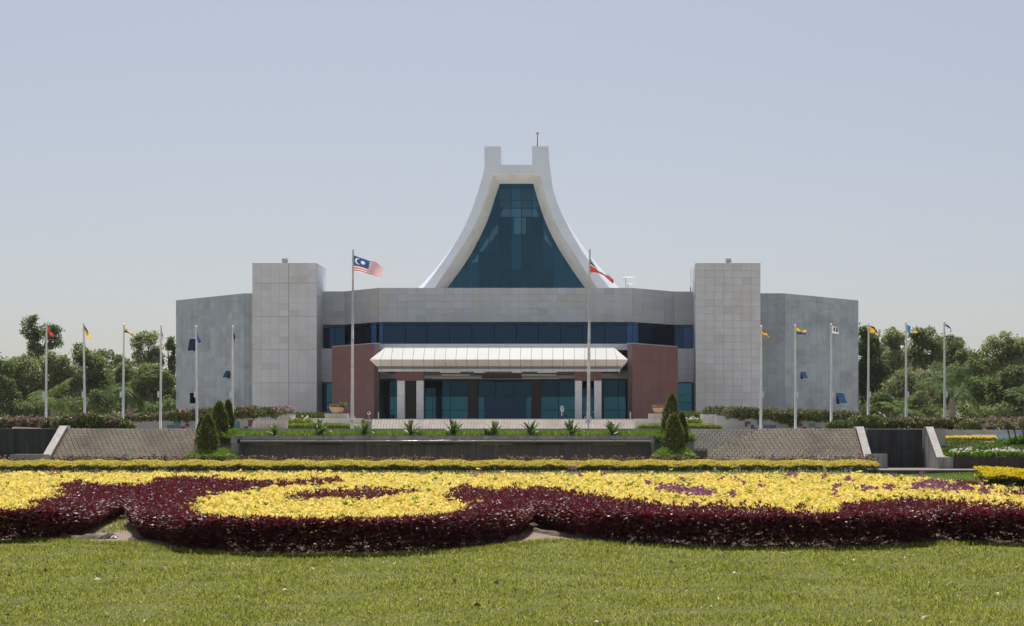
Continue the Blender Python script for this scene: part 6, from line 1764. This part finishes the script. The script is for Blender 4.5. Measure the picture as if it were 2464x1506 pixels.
tree('rounded tree right of the rightmost pole', 218, [(2325, 852, 24, 20), (2350, 862, 24, 20), (2335, 885, 34, 24), (2362, 895, 28, 24), (2325, 915, 34, 28)], 2)
tree('wide tree rising near the right picture edge', 216, [(2390, 828, 22, 16), (2412, 832, 26, 18), (2438, 828, 26, 18), (2462, 836, 24, 18), (2400, 855, 30, 20), (2440, 858, 34, 22), (2470, 862, 30, 22), (2395, 882, 30, 24), (2435, 890, 36, 26)], 0)
tree('drooping pale willow like tree between the two rightmost flag poles', 201, [(2180, 905, 28, 20), (2205, 910, 32, 22), (2160, 930, 30, 26), (2195, 940, 40, 28), (2230, 935, 28, 28), (2175, 965, 40, 26), (2220, 968, 34, 26)], 3, n_per=700, size=.5, aspect=.22, droop=.9)
tree('broad dark leaved tree at the right picture edge', 200, [(2430, 905, 26, 22), (2455, 915, 30, 26), (2425, 940, 34, 28), (2470, 945, 34, 30), (2440, 975, 40, 24), (2490, 920, 30, 40)], 1, size=.52)
tree('dark filler tree behind the right palm', 208, [(2345, 930, 34, 28), (2375, 945, 34, 30), (2350, 970, 40, 26), (2395, 975, 34, 24), (2260, 930, 30, 30), (2290, 960, 36, 30)], 1)
tree('low bushy tree behind the right hedge', 199, [(2120, 965, 30, 26), (2150, 985, 34, 18), (2200, 988, 40, 16), (2100, 985, 24, 20)], 1)
tree('low bushy tree right of the palm foot', 198, [(2320, 988, 30, 16), (2360, 990, 36, 16), (2410, 990, 36, 18), (2250, 990, 30, 16)], 2)
# the mass of woodland further back
Q = []
for (xa, xb, yt) in ((-120, 424, 905), (2064, 2600, 875)):
    for x in np.arange(xa, xb, 17.0):
        y = yt+random.uniform(-6, 30)
        for yy in np.arange(y, 1010, 26): Q.append(blob_quads((WX(x, 238)+random.uniform(-1, 1), 238+random.uniform(-3, 3), WZ(yy, 238)), (1.6, 1.6, 1.4), 70, .6, .4))
o = put('far_woodland', quads_mesh('far_woodland', np.concatenate(Q), TREE[1]), kind='stuff'); o['label'] = 'dark mass of woodland behind the separate trees'

def palm(label, x, ybase, ycrown, d, flen, nf, mat, trunk_r, shaft=True, el_rng=(-25, 75)):
    zb, zc = WZ(ybase, d), WZ(ycrown, d)
    t = thing('palm_tree', label, 'palm', (WX(x, d), d, zb), 'palm trees before the woods')
    h = zc-zb
    mb = MB(); mb.tube([(0, 0, -.4), (.03, 0, h*.25), (0, 0, h*.6), (0, 0, h*.75)], [trunk_r, trunk_r*1.12, trunk_r*.8, trunk_r*.6], 12); build(mb, 'trunk', M['palm_bark'], t, smooth=True, local=True)
    mb = MB(); mb.tube([(0, 0, h*.74), (0, 0, h*.95), (0, 0, h+.2)], [trunk_r*.68, trunk_r*.55, .08], 10); build(mb, 'crownshaft', M['leaf_clipped'], t, smooth=True, local=True)
    for k in range(nf):
        az = k*2.399+random.uniform(-.25, .25); el = R(el_rng[0]+(el_rng[1]-el_rng[0])*((k*.618) % 1)); L_ = flen*random.uniform(.8, 1.1)
        m = 22; pos = Vector((0, 0, h+.1)); Vq = []; spine = []
        for i in range(m+1):
            u = i/m; e = el-1.25*u**1.6*(.6+.5*math.cos(el))
            dv = Vector((math.cos(az)*math.cos(e), math.sin(az)*math.cos(e), math.sin(e)))
            spine.append((pos.copy(), dv)); pos = pos+dv*(L_/m)
        ll = flen*.30
        for i in range(3, m+1):
            p, dv = spine[i]; u = i/m
            side = dv.cross(Vector((0, 0, 1)))
            side = side.normalized() if side.length > .05 else Vector((1, 0, 0))
            for sgn in (-1, 1):
                for jj in range(1):
                    l_ = ll*(math.sin(min(1, u*1.15)*math.pi*.85+.25))*random.uniform(.85, 1.1)+.1
                    dr = (side*sgn*.8+dv*.55+Vector((0, 0, -.25-.45*random.random()))).normalized()
                    pp_ = p+dv*(L_/m)*jj*.5
                    wv = dv.cross(dr).normalized().cross(dr)*.10*flen*.35
                    Vq.append([pp_-wv*.3, pp_+dr*l_*.5+wv*.6, pp_+dr*l_, pp_+dr*l_*.5-wv*.6])
        fo = put('frond', quads_mesh('frond', np.array([[tuple(a) for a in q] for q in Vq]), mat), t, None, None, True)
        mb = MB(); mb.tube([tuple(p) for p, _ in spine[::3]]+[tuple(spine[-1][0])], [.05*(1-.85*i/8) for i in range(len(spine[::3])+1)], 5, cap=False)
        build(mb, 'midrib', M['palm_fresh'], fo, local=True)
    return t
palm('palm with bright fronds behind the leftmost flagpole', 128, 1012, 958, 190, 3.5, 14, M['palm_fresh'], .28)
palm('dark drooping palm behind the third flagpole from the left', 312, 1012, 930, 192, 3.9, 18, M['palm'], .3, el_rng=(-45, 60))
palm('single royal palm with a swollen grey trunk at the right', 2291, 1010, 938, 168, 4.6, 13, M['palm'], .34, el_rng=(-15, 80))
palm('small pale palm low behind the right hedge', 2172, 1014, 990, 178, 2.9, 11, M['palm_fresh'], .18, el_rng=(5, 70))
palm('small palm at the right picture edge', 2468, 1010, 952, 185, 3.0, 12, M['palm'], .2)

# ================================================================== AIR: thin humid haze round the whole place
mb = MB(); mb.box(-2600, 2600, -450, 3600, -1.6, 42)
hz_m = bpy.data.materials.new('humid_air'); hz_m.use_nodes = True
hn = hz_m.node_tree; hn.nodes.remove(hn.nodes['Principled BSDF'])
pv = hn.nodes.new('ShaderNodeVolumePrincipled'); pv.inputs['Color'].default_value = (.86, .9, .95, 1); pv.inputs['Density'].default_value = .00008; pv.inputs['Anisotropy'].default_value = .1
hn.links.new(pv.outputs[0], hn.nodes['Material Output'].inputs['Volume'])
build(mb, 'haze', hz_m, None, 'stuff')
